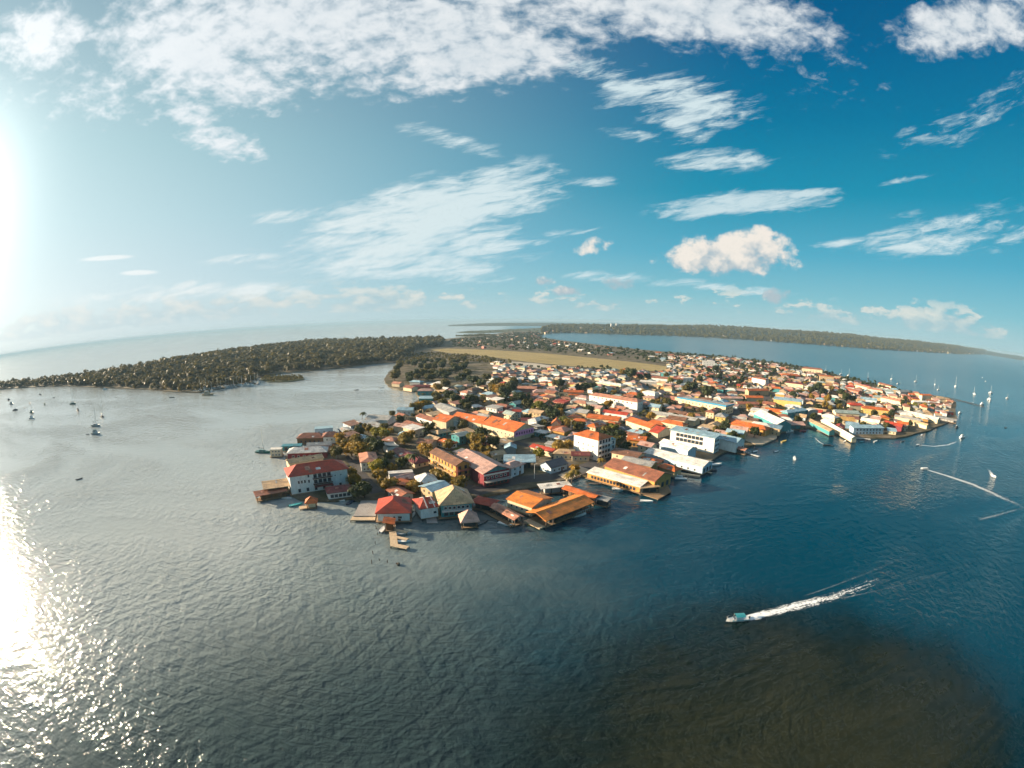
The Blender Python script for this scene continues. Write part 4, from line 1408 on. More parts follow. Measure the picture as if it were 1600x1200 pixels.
hero('yellow two-storey warehouse with pale grey-blue roof', (1209, 623.5), (1252, 628.5), 9, 10, 'shed', 1.4, 'blue', 'yellow', 'warehouse', 'warehouse', landmark='the yellow warehouse', win=[('f', 1, 6, 1, 3, 1.2, 1.3, dict(frame=DARKF))])
hero(None, (1195, 641), (1231, 646), 6.4, 9, 'gable', 2.0, 'orange', 'ochre', win=[('f', 1, 4, 1.2, 3, 1.2, 1.4)])
hero('teal two-storey harbour house with blue-white roof', (1231, 645.5), (1262, 641), 7.4, 10, 'hip', 1.8, 'blue', 'teal', landmark='the teal harbour house', win=[('f', 2, 5, .6, 3, 1.3, 1.6)])
hero(None, (1264, 643), (1278, 643), 6.5, 7, 'arch', 1.8, 'white', 'grey', axis='y', win=[('f', 1, 1, .2, 3, 3.0, 3.6, dict(frame=DARKF))])

# --- eastern headland
hero('orange and cream pier roof with a green painted side', (1262, 657), (1296, 674), 4.4, 6, 'gable', 1.6, 'tan', 'teal', 'pier_shed', 'shed', base=1.0, stilts=True, landmark='the green-sided pier')
hero('long cream pier roof beside the green-sided pier', (1283, 657), (1331, 684.5), 4.4, 5, 'gable', 1.4, 'white', 'cream', 'pier_shed', 'shed', base=1.0, stilts=True)
hero('cream house with light roof behind the two long pier roofs', (1284, 648.5), (1304, 653.5), 7, 9, 'hip', 1.8, 'white', 'cream', win=[('f', 2, 3, .8, 2.8, 1.1, 1.3)])
hero('yellow-orange low roof above the cream pier', (1308, 656), (1336, 658.5), 5.4, 10, 'shed', 1.6, 'yellow', 'cream')
hero('grey-green double roof behind the yellow-orange one', (1306, 645), (1343, 647), 6.2, 12, 'gable', 2.2, 'greygreen', 'cream')
hero('yellow two-storey house with orange roof on the eastern headland', (1347.5, 637.5), (1389, 642), 7.6, 10, 'hip', 2.0, 'orange', 'yellow', landmark='the yellow headland house', win=[('f', 2, 7, .8, 3, 1.1, 1.3)])
hero(None, (1328, 633), (1350, 634), 6.5, 9, 'hip', 2.2, 'red', 'cream')
hero(None, (1345, 656), (1373, 661), 6.4, 9, 'gable', 1.8, 'white', 'cream', win=[('f', 1, 4, 2, 3, 1.2, 1.3)])
hero('pale blue two-storey waterfront guesthouse with a line of windows', (1334, 669), (1381, 669), 6.4, 8, 'shed', 1.0, 'blue', 'paleblue', 'guesthouse', 'guesthouse', base=1.0, stilts=True, deck=1.2, landmark='the pale blue guesthouse', win=[('f', 2, 8, .5, 2.7, 1.4, 1.4, dict(frame=DARKF))])
hero(None, (1381, 661), (1409, 667), 6, 8, 'gable', 2.0, 'red', 'maroon', stilts=True)
hero(None, (1402, 661), (1419, 663.5), 5.2, 7, 'gable', 1.6, 'orange', 'cream', stilts=True)
hero(None, (1420, 657), (1448, 665), 4.6, 6, 'gable', 1.4, 'tan', 'cream', stilts=True)
hero(None, (1398, 651), (1438, 658), 6, 8, 'gable', 1.6, 'grey', 'cream')
hero('long cream low building with grey-white roof along the headland shore', (1411, 644), (1465, 656), 5.2, 12, 'gable', 1.8, 'white', 'cream', 'long_house', 'building', landmark='the long cream shore building', win=[('f', 1, 10, 1, 3, 1.2, 1.3)])
hero('low grey dock roof at the tip of the headland', (1466, 652.5), (1494, 658), 3.4, 7, 'shed', .8, 'grey', 'grey', 'dock_shed', 'shed', base=.9, stilts=True, openw=True)
hero('dark boathouse with red window panels at the headland tip', (1465, 644), (1490, 644.5), 4.4, 6, 'flat', .3, 'darkgrey', 'red', 'boathouse', 'boathouse', base=.9, stilts=True, win=[('f', 1, 4, .5, 3, 1.7, 1.5)])
hero('orange-capped square cream tower house near the headland tip', (1441, 618), (1457, 618), 9.5, 8, 'hip', 1.6, 'orange', 'cream', 'tower_house', 'house', landmark='the orange-capped tower house', win=[('f', 2, 2, 1.4, 3.4, 1.2, 1.4)])
hero('long cream wing attached to the orange-capped tower house', (1456, 622.5), (1485, 624), 6, 9, 'hip', 1.4, 'tan', 'cream', win=[('f', 1, 5, 1.4, 3, 1.2, 1.4)])
hero(None, (1428, 628), (1451, 629), 4.6, 8, 'hip', 1.6, 'white', 'cream')
hero(None, (1318, 607), (1341, 612.5), 6, 9, 'gable', 2.0, 'rust', 'salmon')
hero(None, (1337, 601), (1358, 606.5), 6.4, 9, 'gable', 2.0, 'salmon', 'cream')
hero(None, (1355, 607), (1379, 611), 6.2, 9, 'hip', 2.0, 'salmon', 'cream')
hero(None, (1372, 599), (1392, 604), 7, 8, 'gable', 1.8, 'rust', 'cream', win=[('f', 1, 4, 2.4, 3, 1.2, 1.3)])
hero('cream villa with terracotta roof and white window surrounds on the headland', (1376, 621), (1408, 628), 7.5, 9, 'hip', 2.0, 'salmon', 'cream', 'villa', 'villa', win=[('f', 2, 6, .9, 3, 1.1, 1.4)])
hero(None, (1345, 623), (1370, 626), 6.2, 10, 'gable', 2.0, 'blue', 'paleblue')
hero(None, (1407, 613), (1423, 612), 6.5, 10, 'hip', 2.4, 'grey', 'grey')
hero(None, (1166, 621.5), (1192.5, 622), 6, 8, 'gable', 2.0, 'orange', 'cream')
hero(None, (1170, 611), (1201, 610.5), 7, 9, 'gable', 2.2, 'orange', 'tan')
hero(None, (1153, 631), (1186, 632), 5.4, 8, 'gable', 2.0, 'rust', 'cream', win=[('f', 1, 4, 1.0, 3, 1.2, 1.3)])
hero(None, (1126, 622.5), (1161, 623), 6, 8, 'gable', 1.6, 'pink', 'cream', win=[('f', 1, 5, 1.4, 3, 1.2, 1.3)])
hero('three-storey white corner house with rust roof and shaded end wall', (1175, 590), (1196, 594), 11, 8, 'hip', 1.8, 'rust', 'white', 'corner_house', 'house', landmark='the three-storey corner house', win=[('f', 3, 5, 1.0, 3.2, 1.1, 1.3), ('r', 3, 2, 1.0, 3.2, 1.1, 1.3)])
hero(None, (1161, 604), (1183, 607), 5.2, 8, 'gable', 1.6, 'grey', 'white')
hero(None, (1226, 597.5), (1255, 601), 7.4, 8, 'hip', 1.8, 'maroon', 'cream', win=[('f', 2, 5, .9, 2.9, 1.1, 1.2)])
hero(None, (1222, 610.5), (1241, 613.5), 5.4, 8, 'hip', 1.8, 'red', 'cream')
hero('broad orange tiled roof of a low house near the north-east shore', (1222, 586), (1251, 587.5), 6.4, 13, 'hip', 2.4, 'orange', 'salmon')
hero('large cream three-storey villa on the north-east shore', (1253, 575), (1285, 578), 11, 12, 'hip', 2.4, 'rust', 'cream', 'villa', 'villa', landmark='the large north-east villa', win=[('f', 3, 6, 1.0, 3.1, 1.2, 1.5)])
hero('tan flat-topped hotel with thin orange roof beside the north-east villa', (1281, 587), (1303, 589), 11, 11, 'hip', 1.0, 'orange', 'tan', 'hotel', 'hotel', landmark='the tan north-east hotel', win=[('f', 3, 5, 1.0, 3.1, 1.2, 1.4)])


# ------------------------------------------------------------------ docks, quays and jetties
def slab(name, label, px, z, th, m, cat='pier', posts=True, group=None):
    pts = [pix(x, y, z) for x, y in px]
    c = sum(pts, Vector()) / len(pts)
    root = mkobj(name, None, None, None, (c.x, c.y, 0))
    tag(root, label, cat, group)
    n = len(pts)
    vs = [(p.x - c.x, p.y - c.y, z) for p in pts]
    if (Vector(vs[1]) - Vector(vs[0])).cross(Vector(vs[2]) - Vector(vs[1])).z < 0:
        vs = vs[::-1]
    vs += [(a, b, q - th) for a, b, q in vs]
    fs = [tuple(range(n)), tuple(range(2 * n - 1, n - 1, -1))] + [(i, i + n, (i + 1) % n + n, (i + 1) % n) for i in range(n)]
    mkobj('deck', mesh('deck', vs, fs, m), None, root)
    if posts:
        k = ('pile', round(z - th, 1))
        if k not in WIN:
            WIN[k] = MB().bar((0, 0, -1.5), (0, 0, z - th), .18, 6).mesh('pile', POST)
        for i in range(n):
            a, b = Vector(vs[i]), Vector(vs[(i + 1) % n])
            L = (b - a).length
            for j in range(max(1, int(L / 5))):
                p = a.lerp(b, j / max(1, int(L / 5))) * .97
                mkobj('pile', WIN[k], None, root, (p.x, p.y, 0))
    return root


def strip_px(a, b, width, z):
    p, q = pix(a[0], a[1], z), pix(b[0], b[1], z)
    t = (q - p).normalized()
    n = Vector((-t.y, t.x, 0)) * width / 2
    return [p - n, q - n, q + n, p + n]


def jetty(label, legs, z=1.0, m=PALEDECK, th=.25, name='jetty', cat='jetty', group=None):
    """one jetty made of straight legs ((x,y),(x,y),width)"""
    first = pix(*legs[0][0], z)
    root = mkobj(name, None, None, None, (first.x, first.y, 0))
    tag(root, label, cat, group)
    k = ('pile', round(z - th, 1))
    if k not in WIN:
        WIN[k] = MB().bar((0, 0, -1.5), (0, 0, z - th), .16, 6).mesh('pile', POST)
    for i, (a, b, w) in enumerate(legs):
        pts = [p - first for p in strip_px(a, b, w, z)]
        lift = .006 * i
        vs = [(p.x, p.y, z + lift) for p in pts] + [(p.x, p.y, z - th + lift) for p in pts]
        mkobj('walkway', mesh('walkway', vs, [(0, 1, 2, 3), (7, 6, 5, 4), (0, 4, 5, 1), (1, 5, 6, 2), (2, 6, 7, 3), (3, 7, 4, 0)], m), None, root)
        L = (pts[1] - pts[0]).length
        n = max(1, int(L / 4))
        for j in range(n + 1):
            for s in (0, 1):
                p = (pts[0].lerp(pts[1], j / n) if s == 0 else pts[3].lerp(pts[2], j / n))
                mkobj('pile', WIN[k], None, root, (p.x, p.y, 0))
    return root


jetty('tan timber jetty with three finger walkways in front of the red-roofed pier house', [((612, 816), (616, 853), 3.0), ((613.5, 851), (637, 855.5), 2.6), ((617, 827.5), (637, 831.5), 1.8), ((617.5, 838.5), (637, 842.5), 1.8)], 1.0)
slab('concrete_pier', 'broad grey concrete pier beside the red-roofed pier house', [(564, 782), (592, 782), (587, 806), (552, 806)], 1.5, .7, CONC)
slab('pier_step', 'pale lower landing step at the end of the broad concrete pier', [(551, 806.5), (587, 806.5), (586, 812.5), (547, 812.5)], 1.1, .5, PALEDECK, 'landing')
slab('deck_platform', 'cream swim platform under the small pyramid hut', [(467, 791), (494, 788), (495, 791.5), (469, 795.5)], .7, .3, PALEDECK, 'platform')
slab('loading_ramp', 'grey boat ramp below the brick-red pavilion', [(664, 800), (679, 799), (684, 817), (667, 817)], .7, .4, CONC, 'ramp', False)
slab('deck_platform', 'timber terrace round the tip of the red wharf', [(975, 758), (1003, 772), (1028, 780), (1049, 768), (1042, 756), (1015, 753)], 1.0, .35, TIMBER, 'platform')
slab('quay', 'pale stone quay in front of the ochre quay hall', [(1136, 668), (1150, 682), (1180, 694), (1192, 694), (1214, 684), (1214, 676), (1190, 674)], 1.25, 1.0, mat('concrete', (.50, .40, .29), .9, .15, .25, .3), 'quay', False)
slab('quay', 'sandy quay plot beside the blue-white cottage', [(872, 742), (905, 728), (925, 735), (905, 743), (886, 750)], 1.15, 1.0, mat('concrete', (.50, .40, .29), .9, .15, .25, .3), 'quay', False)
jetty('thin pale jetty beside the patchy orange boat shed', [((1050, 737), (1094, 743.5), 2.2)], .9)
jetty('short pale jetty at the white waterfront warehouse corner', [((1096, 734), (1112, 739), 2.0)], .9)
jetty('white floating dock beyond the coral jetty roof', [((1160, 705), (1186, 713), 2.2)], .6, FRAME)
jetty('low white dock tucked under the coral jetty roof', [((1146, 703), (1172, 709), 1.8)], .6, FRAME)
jetty('low white dock below the pale blue guesthouse', [((1336, 684), (1360, 686), 2.2)], .7, FRAME)
jetty('dark breakwater pier reaching from the headland to the moored catamarans', [((1482, 621), (1538, 635), 4.0)], 1.2, mat('timber', (.05, .045, .04), .9, .1, .3), .5)
jetty('walkway linking the long white boathouse with the shore', [((447, 712), (456, 727), 1.6)], .9, TIMBER)
jetty('weathered walkway along the front of the maroon-roofed dock bar', [((507, 781), (560, 777), 1.8)], .8, TIMBER)
jetty('short walkway from the teal boat shed to the houseboat', [((436, 704), (449, 704.5), 1.4)], .8, TIMBER)
jetty('plank walkway beside the long narrow coral roof', [((742, 790), (800, 822), 1.6)], .8, TIMBER)
# old mooring posts in front
for i, (x, y, hgt) in enumerate(((588, 826, 1.6), (590, 836, 1.4), (586, 850, 1.2), (583, 866, 1.5), (581, 881, 1.8), (605, 879, 1.2), (593, 876, 1.0))):
    p = pix(x, y, 0)
    o = mkobj('mooring_post', MB().bar((0, 0, -1), (.12 * (i % 3 - 1), .1, hgt), .16, 7, .12).mesh('mooring_post', POST), None, None, (p.x, p.y, 0))
    tag(o, 'weathered mooring post standing alone off the timber jetty', 'post', 'old mooring posts')
p = pix(623, 882, 0)
rv, rf = crown_arrays(1.4, .8, 0, 1, 5, 3, .7)
tag(mkobj('rock', mesh('rock', rv, rf, mat('rock', (.10, .09, .075), .9, .2, .4, 1.2), False), None, None, (p.x, p.y, -.15)), 'small dark rock breaking the surface off the timber jetty', 'rock')


# ------------------------------------------------------------------ fill: houses on the town's own street grid
GRID = rad(-43)
ZONE = [pix(x, y, 1) for x, y in ((540, 710), (575, 770), (640, 782), (700, 778), (800, 757), (872, 745), (925, 738), (1032, 742), (1100, 720), (1160, 694), (1262, 662), (1345, 678), (1400, 678),
                                  (1480, 652), (1484, 627), (1440, 619), (1395, 611), (1335, 598), (1300, 589), (1210, 571), (1150, 563), (1045, 556), (1044, 583), (960, 580), (900, 576), (868, 575), (852, 580), (800, 574),
                                  (770, 566), (770, 597), (720, 606), (660, 600), (645, 612), (660, 636), (648, 645), (580, 657), (548, 666), (520, 692))]


def clear(x, y, half):
    for (fx, fy, fr_, w, d, rz) in FOOT:
        dx, dy = x - fx, y - fy
        if w == 0:
            if dx * dx + dy * dy < (fr_ * .6 + half) ** 2:
                return False
            continue
        if dx * dx + dy * dy > (fr_ * 1.3 + half + 4) ** 2:
            continue
        c, s = math.cos(-rz), math.sin(-rz)
        lx, ly = dx * c - dy * s, dx * s + dy * c
        if abs(lx) < w / 2 + half and abs(ly) < d / 2 + half:
            return False
    return True


# trees that stand out in the photograph: crown centre pixel, kind, tone, size
TREE_PX = [(548, 700, 'broad', 'golden', .95), (557, 688, 'broad', 'golden', .9), (536, 694, 'broad', 'golden', .8), (527, 706, 'broad', 'olive', .8), (566, 703, 'broad', 'golden', 1.05), (541, 678, 'broad', 'golden', .8), (530, 684, 'broad', 'golden', .75),
           (578, 690, 'broad', 'dark', .9), (590, 698, 'broad', 'dark', .9), (560, 672, 'broad', 'olive', .8), (575, 668, 'broad', 'golden', .7), (600, 677, 'broad', 'bright', .8), (588, 675, 'broad', 'bright', .8), (553, 748, 'broad', 'golden', .7), (549, 738, 'broad', 'golden', .6),
           (588, 727, 'broad', 'bright', .8), (592, 742, 'broad', 'golden', .75), (602, 757, 'broad', 'golden', .7), (614, 760, 'shrub', 'golden', 1.5), (600, 722, 'broad', 'dark', .7), (612, 731, 'shrub', 'golden', 1.4), (650, 761, 'shrub', 'golden', 1.6), (658, 757, 'shrub', 'golden', 1.2),
           (568, 764, 'broad', 'dark', .75), (559, 770, 'shrub', 'dark', 1.5), (632, 686, 'broad', 'golden', .85), (640, 680, 'broad', 'golden', .8), (665, 700, 'broad', 'golden', .8), (668, 708, 'broad', 'golden', .6), (636, 714, 'palm', 'bright', 1.0), (648, 716, 'palm', 'dark', 1.0), (628, 722, 'broad', 'dark', .7),
           (690, 745, 'shrub', 'golden', 1.6), (697, 750, 'shrub', 'golden', 1.4), (680, 740, 'shrub', 'golden', 1.3), (748, 688, 'broad', 'golden', .95), (752, 676, 'broad', 'dark', .9), (744, 697, 'broad', 'golden', .8), (760, 703, 'broad', 'golden', .75), (770, 690, 'broad', 'olive', .8), (736, 684, 'broad', 'bright', .7), (700, 694, 'broad', 'golden', .7),
           (768, 712, 'shrub', 'golden', 1.6), (872, 697, 'broad', 'golden', .8), (880, 702, 'broad', 'golden', .8), (888, 694, 'broad', 'golden', .7), (843, 708, 'shrub', 'bright', 1.6), (893, 738, 'palm', 'golden', 1.1), (886, 744, 'palm', 'golden', .9), (936, 722, 'palm', 'golden', .8), (898, 733, 'shrub', 'golden', 1.2),
           (865, 646, 'broad', 'dark', 1.1), (858, 640, 'broad', 'dark', .9), (845, 634, 'broad', 'bright', .8), (824, 630, 'broad', 'olive', 1.0), (834, 634, 'broad', 'bright', .7), (873, 636, 'broad', 'dark', .9), (850, 660, 'broad', 'olive', .7), (888, 662, 'broad', 'golden', .8), (905, 666, 'broad', 'olive', .8), (880, 658, 'broad', 'bright', .7),
           (790, 612, 'broad', 'dark', 1.3), (798, 604, 'broad', 'dark', 1.3), (780, 608, 'broad', 'golden', 1.3), (770, 606, 'broad', 'golden', 1.1), (786, 622, 'broad', 'dark', 1.0), (812, 620, 'broad', 'dark', 1.1), (822, 622, 'broad', 'dark', .9), (803, 595, 'broad', 'olive', 1.1), (775, 595, 'broad', 'olive', 1.2),
           (876, 600, 'tall', 'dark', 1.0), (868, 598, 'broad', 'olive', .9), (905, 605, 'broad', 'dark', .9), (916, 604, 'broad', 'dark', .9), (925, 602, 'broad', 'dark', .9), (987, 583, 'broad', 'dark', 1.6), (974, 581, 'broad', 'golden', 1.2), (1000, 588, 'broad', 'dark', .9), (1012, 588, 'broad', 'dark', .9), (1041, 586, 'broad', 'olive', .8),
           (1107, 610, 'broad', 'dark', 1.5), (1082, 603, 'broad', 'dark', 1.4), (1072, 607, 'broad', 'olive', 1.0), (1048, 593, 'broad', 'bright', .9), (1062, 597, 'broad', 'dark', .9), (1094, 592, 'broad', 'dark', .9), (1108, 590, 'broad', 'dark', .8), (1124, 588, 'broad', 'dark', .9), (1134, 594, 'broad', 'dark', 1.0), (1146, 592, 'broad', 'dark', .9), (1156, 596, 'broad', 'dark', .9), (1118, 575, 'broad', 'dark', 1.2), (1108, 578, 'broad', 'dark', .9),
           (1150, 568, 'broad', 'dark', 1.2), (1162, 572, 'broad', 'dark', 1.0), (1138, 566, 'broad', 'dark', 1.0), (1172, 574, 'broad', 'olive', 1.0), (1192, 569, 'tall', 'dark', .8), (1210, 579, 'broad', 'dark', 1.0), (1230, 575, 'broad', 'olive', .8), (1222, 573, 'broad', 'dark', .8), (1240, 590, 'broad', 'dark', .7), (1228, 592, 'palm', 'dark', 1.0), (1190, 580, 'palm', 'dark', 1.0),
           (1278, 606, 'broad', 'dark', 1.3), (1268, 608, 'broad', 'dark', 1.1), (1286, 611, 'broad', 'dark', 1.0), (1299, 607, 'tall', 'golden', .9), (1294, 622, 'tall', 'golden', .9), (1290, 632, 'broad', 'golden', .8), (1298, 637, 'broad', 'golden', .7), (1260, 598, 'palm', 'golden', 1.1), (1258, 612, 'broad', 'golden', .8), (1268, 620, 'broad', 'golden', .8),
           (1314, 612, 'broad', 'dark', 1.1), (1322, 620, 'broad', 'dark', 1.1), (1332, 622, 'broad', 'dark', .9), (1310, 628, 'broad', 'dark', .9), (1334, 592, 'broad', 'dark', 1.0), (1318, 591, 'broad', 'dark', .8), (1393, 644, 'broad', 'dark', .9), (1398, 638, 'broad', 'dark', .8), (1410, 630, 'broad', 'dark', .8), (1420, 632, 'broad', 'golden', .7), (1430, 633, 'broad', 'bright', .7), (1446, 633, 'broad', 'golden', .8), (1458, 634, 'broad', 'dark', .7),
           (1425, 620, 'broad', 'dark', .8), (1415, 622, 'broad', 'dark', .7), (1398, 608, 'broad', 'olive', .7), (1240, 617, 'broad', 'dark', .9), (1248, 612, 'broad', 'olive', .8), (965, 690, 'broad', 'olive', .8), (970, 680, 'broad', 'dark', .8), (948, 672, 'broad', 'olive', .8), (960, 668, 'broad', 'bright', .7), (955, 680, 'broad', 'dark', .7), (976, 697, 'broad', 'dark', .8),
           (1030, 632, 'broad', 'olive', .9), (1042, 628, 'broad', 'olive', .9), (1050, 632, 'broad', 'dark', .8), (1020, 628, 'broad', 'dark', .8), (1072, 634, 'palm', 'golden', 1.0), (1120, 672, 'shrub', 'olive', 1.6), (1134, 664, 'shrub', 'dark', 1.6), (1125, 648, 'shrub', 'dark', 1.6),
           (655, 634, 'broad', 'golden', 1.0), (648, 637, 'broad', 'olive', .9), (667, 630, 'broad', 'olive', .9), (682, 620, 'broad', 'olive', 1.0), (692, 628, 'broad', 'olive', 1.0), (700, 618, 'broad', 'dark', 1.0), (712, 624, 'broad', 'dark', 1.1), (725, 630, 'broad', 'dark', .9), (735, 624, 'broad', 'dark', 1.0), (684, 606, 'broad', 'golden', 1.0), (696, 600, 'broad', 'olive', 1.1),
           (720, 590, 'broad', 'dark', 1.3), (740, 592, 'broad', 'dark', 1.4), (752, 598, 'broad', 'dark', 1.2), (730, 583, 'broad', 'olive', 1.2), (760, 588, 'broad', 'olive', 1.2), (565, 648, 'palm', 'dark', 1.0)]
for q in TREE_PX:
    hz = {'broad': 6, 'tall': 9, 'shrub': 2, 'palm': 7}[q[2]] * q[4]
    p = pix(q[0], q[1], 1 + hz)
    p.z = 1
    for k in range(40):                       # keep trunks out of the walls
        c = p + Vector((math.cos(k * 2.4), math.sin(k * 2.4), 0)) * (.28 * k)
        if clear(c.x, c.y, .4):
            p = c
            break
    tree(0, 0, q[2], q[3], q[4] * 1.12, p)
# grove on the point by the inlet
for (x, y, z, s) in scatter_px([(604, 590), (620, 575), (655, 566), (700, 562), (735, 566), (730, 584), (700, 594), (660, 597), (625, 600)], 56, 77, 1.0, .9, 1.45):
    tree(0, 0, 'broad', rnd.choice(['olive', 'olive', 'dark']), s, Vector((x, y, 1)), 'grove')

hr = random.Random(21)
GEN = []
gx, gy = Vector((math.cos(GRID), math.sin(GRID), 0)), Vector((-math.sin(GRID), math.cos(GRID), 0))
cands = []
for i in range(-60, 90):
    for j in range(-20, 110):
        p = gx * (i * 13.6) + gy * (j * 12.4) + Vector((hr.uniform(-2.2, 2.2), hr.uniform(-2.2, 2.2), 0))
        if p.y < 100 or not inside(p, ZONE) or any(inside(p, a) for a in (STRIP, APRON, LAWN)) or any(inside(p, a) for a in ROADS):
            continue
        cands.append((p.length, p))
cands.sort(key=lambda c: c[0])
PAL = [('rust', 20), ('pink', 16), ('salmon', 12), ('white', 13), ('grey', 12), ('orange', 8), ('brown', 9), ('maroon', 5), ('blue', 6), ('tan', 14), ('red', 2), ('darkgrey', 4), ('greygreen', 4)]
PALW = [('cream', 34), ('white', 13), ('tan', 20), ('salmon', 8), ('paleblue', 6), ('grey', 8), ('ochre', 6), ('yellow', 4), ('teal', 3)]


def pick(pal):
    t = hr.uniform(0, sum(w for _, w in pal))
    for k, w in pal:
        t -= w
        if t <= 0:
            return k
    return pal[0][0]


def house_label(roof, rc, wc, h, extra=''):
    sh = {'hip': 'hipped', 'gable': 'gabled', 'shed': 'lean-to', 'flat': 'flat', 'arch': 'arched', 'pyr': 'pyramid'}[roof]
    st = 'two-storey ' if h > 6.3 else 'low '
    return '%s%s house with %s %s roof%s' % (st, NICE.get(wc, wc), NICE.get(rc, rc), sh, extra)


def near_land(x, y, k=0):
    return sorted(LAND, key=lambda l: (l[0] - x) ** 2 + (l[1] - y) ** 2)[k][2]


n_house = n_tree = 0
simple = []
for dist, p in cands:
    if not clear(p.x, p.y, 4.6):
        continue
    if hr.random() < .22 and n_tree < 90:
        tree(0, 0, hr.choice(['broad', 'broad', 'broad', 'palm', 'shrub']), hr.choice(['olive', 'dark', 'golden', 'dark', 'olive']), hr.uniform(.6, .95), p, 'yard')
        n_tree += 1
        continue
    if hr.random() < .06:
        continue
    w, d = (hr.uniform(8.5, 13.5), hr.uniform(7.0, 9.5)) if hr.random() < .8 else (hr.uniform(14, 19), hr.uniform(8.0, 10.5))
    h = 1 + (hr.uniform(2.5, 3.4) if hr.random() < .72 else hr.uniform(5.2, 6.2))
    rz = GRID + (math.pi / 2 if hr.random() < .4 else 0) + hr.gauss(0, .05)
    roof = hr.choice(['gable', 'gable', 'gable', 'hip', 'hip', 'shed'])
    rc, wc = pick(PAL), pick(PALW)
    rise = hr.uniform(1.3, 2.4) if roof != 'shed' else hr.uniform(.7, 1.3)
    if n_house < 195:
        lab = house_label(roof, rc, wc, h, ' near ' + near_land(p.x, p.y))
        side = 'r' if abs(rz - GRID) < .5 else 'l'
        win = []
        if dist < 480:
            two = h > 6.3
            win = [('f', 2 if two else 1, 3 if w > 11 else 2, .9, 2.7, 1.0, 1.15, dict(plain=True)), (side, 2 if two else 1, 2, .9, 2.7, 1.0, 1.15, dict(plain=True))]
        bld('house', lab, 'house', (p.x, p.y), rz, w, d, h, roof, rise, rc, wc, group='town houses', win=win, over=.9, door='f' if dist < 420 else None)
        n_house += 1
    else:
        simple.append((p, rz, w, d, h, roof, rise, rc, wc))
        FOOT.append((p.x, p.y, 5, w, d, rz))

# farther houses, too many and too small to tell apart one by one: real walls and roofs joined into one body
STUFFH = []


def stuff_house(p, rz, rc, wc, v, s=1.0):
    STUFFH.append((p, rz, rc, wc, v, s))


def build_stuff(name, label):
    slots, V, F, M = {}, [], [], []
    for p, rz, rc, wc, v, s in STUFFH:
        w, d, h = ((10, 8, 2.7), (13, 8, 4.8), (9, 9, 2.9))[v]
        kind = ('gable', 'hip', 'hip')[v]
        c, sn = math.cos(rz), math.sin(rz)
        for part, (vs, fs), dz, key in ((0, wall_shape(w, d, -.6, h, kind, 1.8, 'x'), 0, ('w', wc)), (1, roof_shape(w, d, kind, 1.9, .9, 'x', .25), h + .1, ('r', rc))):
            k = slots.setdefault(key, len(slots))
            n = len(V)
            V += [(p.x + (a * c - b * sn) * s, p.y + (a * sn + b * c) * s, p.z + (q + dz) * s) for a, b, q in vs]
            F += [tuple(i + n for i in f) for f in fs]
            M += [k] * len(fs)
    me = mesh(name, V, F)
    for (t, c) in slots:
        me.materials.append(wallm(c) if t == 'w' else roofm(c))
    me.polygons.foreach_set('material_index', M)
    tag(mkobj(name, me), label, 'houses', None, 'stuff')


for (p, rz, w, d, h, roof, rise, rc, wc) in simple:
    if hr.random() < .34:
        continue
    rc = rc if hr.random() < .45 else hr.choice(['pink', 'tan', 'grey', 'brown', 'white', 'greygreen'])
    stuff_house(Vector((p.x, p.y, 1)), rz, rc, wc, 1 if h > 5 else hr.choice([0, 2]), hr.uniform(.85, 1.15))
print('houses', n_house, 'simple', len(simple), 'yard trees', n_tree)

# strip of houses and trees between the airstrip and the north shore, and the neck of land beyond
NORTH_PX = [(700, 533), (760, 526.5), (800, 521), (838, 519), (848, 524), (846, 529), (872, 534), (930, 541), (1000, 549), (1045, 555), (1042, 570), (1010, 566), (940, 558.5), (850, 550), (760, 545), (705, 542.5)]
pts = scatter_px(NORTH_PX, 80, 91, 1.0, .8, 1.2, (STRIP,))
for i, (x, y, z, s) in enumerate(pts):
    stuff_house(Vector((x, y, 1)), GRID + hr.gauss(0, .3), pick(PAL), pick(PALW), i % 3, s * 1.1)
forest('north_shore_trees', scatter_px(NORTH_PX, 1500, 92, 1.0, .7, 1.35, (STRIP,)), LEAF['dark'], 51, 56, .95, 4.2, 7.5, 'dark green trees packed among the houses beyond the airstrip', 'trees')
# pale houses scattered through the far forest
fh = random.Random(8)
for i in range(120):
    f = FARF[fh.randrange(len(FARF))]
    if f[0] % 16 > 7 or (f[0] % 16 > 3 and fh.random() < .5):
        f = FARF[(f[0] // 16) * 15 + fh.randrange(2)] if (f[0] // 16) * 15 < len(FARF) else f
    a, b, c, d = (Vector(FARV[k]) for k in f)
    p = a.lerp(b, fh.random()).lerp(d.lerp(c, fh.random()), fh.uniform(.15, .9))
    p.z = max(p.z, 1.0) + 1.0
    stuff_house(p, fh.uniform(0, 3), fh.choice(['grey', 'salmon', 'brown', 'rust']), fh.choice(['tan', 'grey', 'cream', 'grey']), fh.randrange(3), fh.uniform(1.1, 1.9))
build_stuff('distant_houses', 'distant small houses scattered beyond the airstrip and through the far forest')
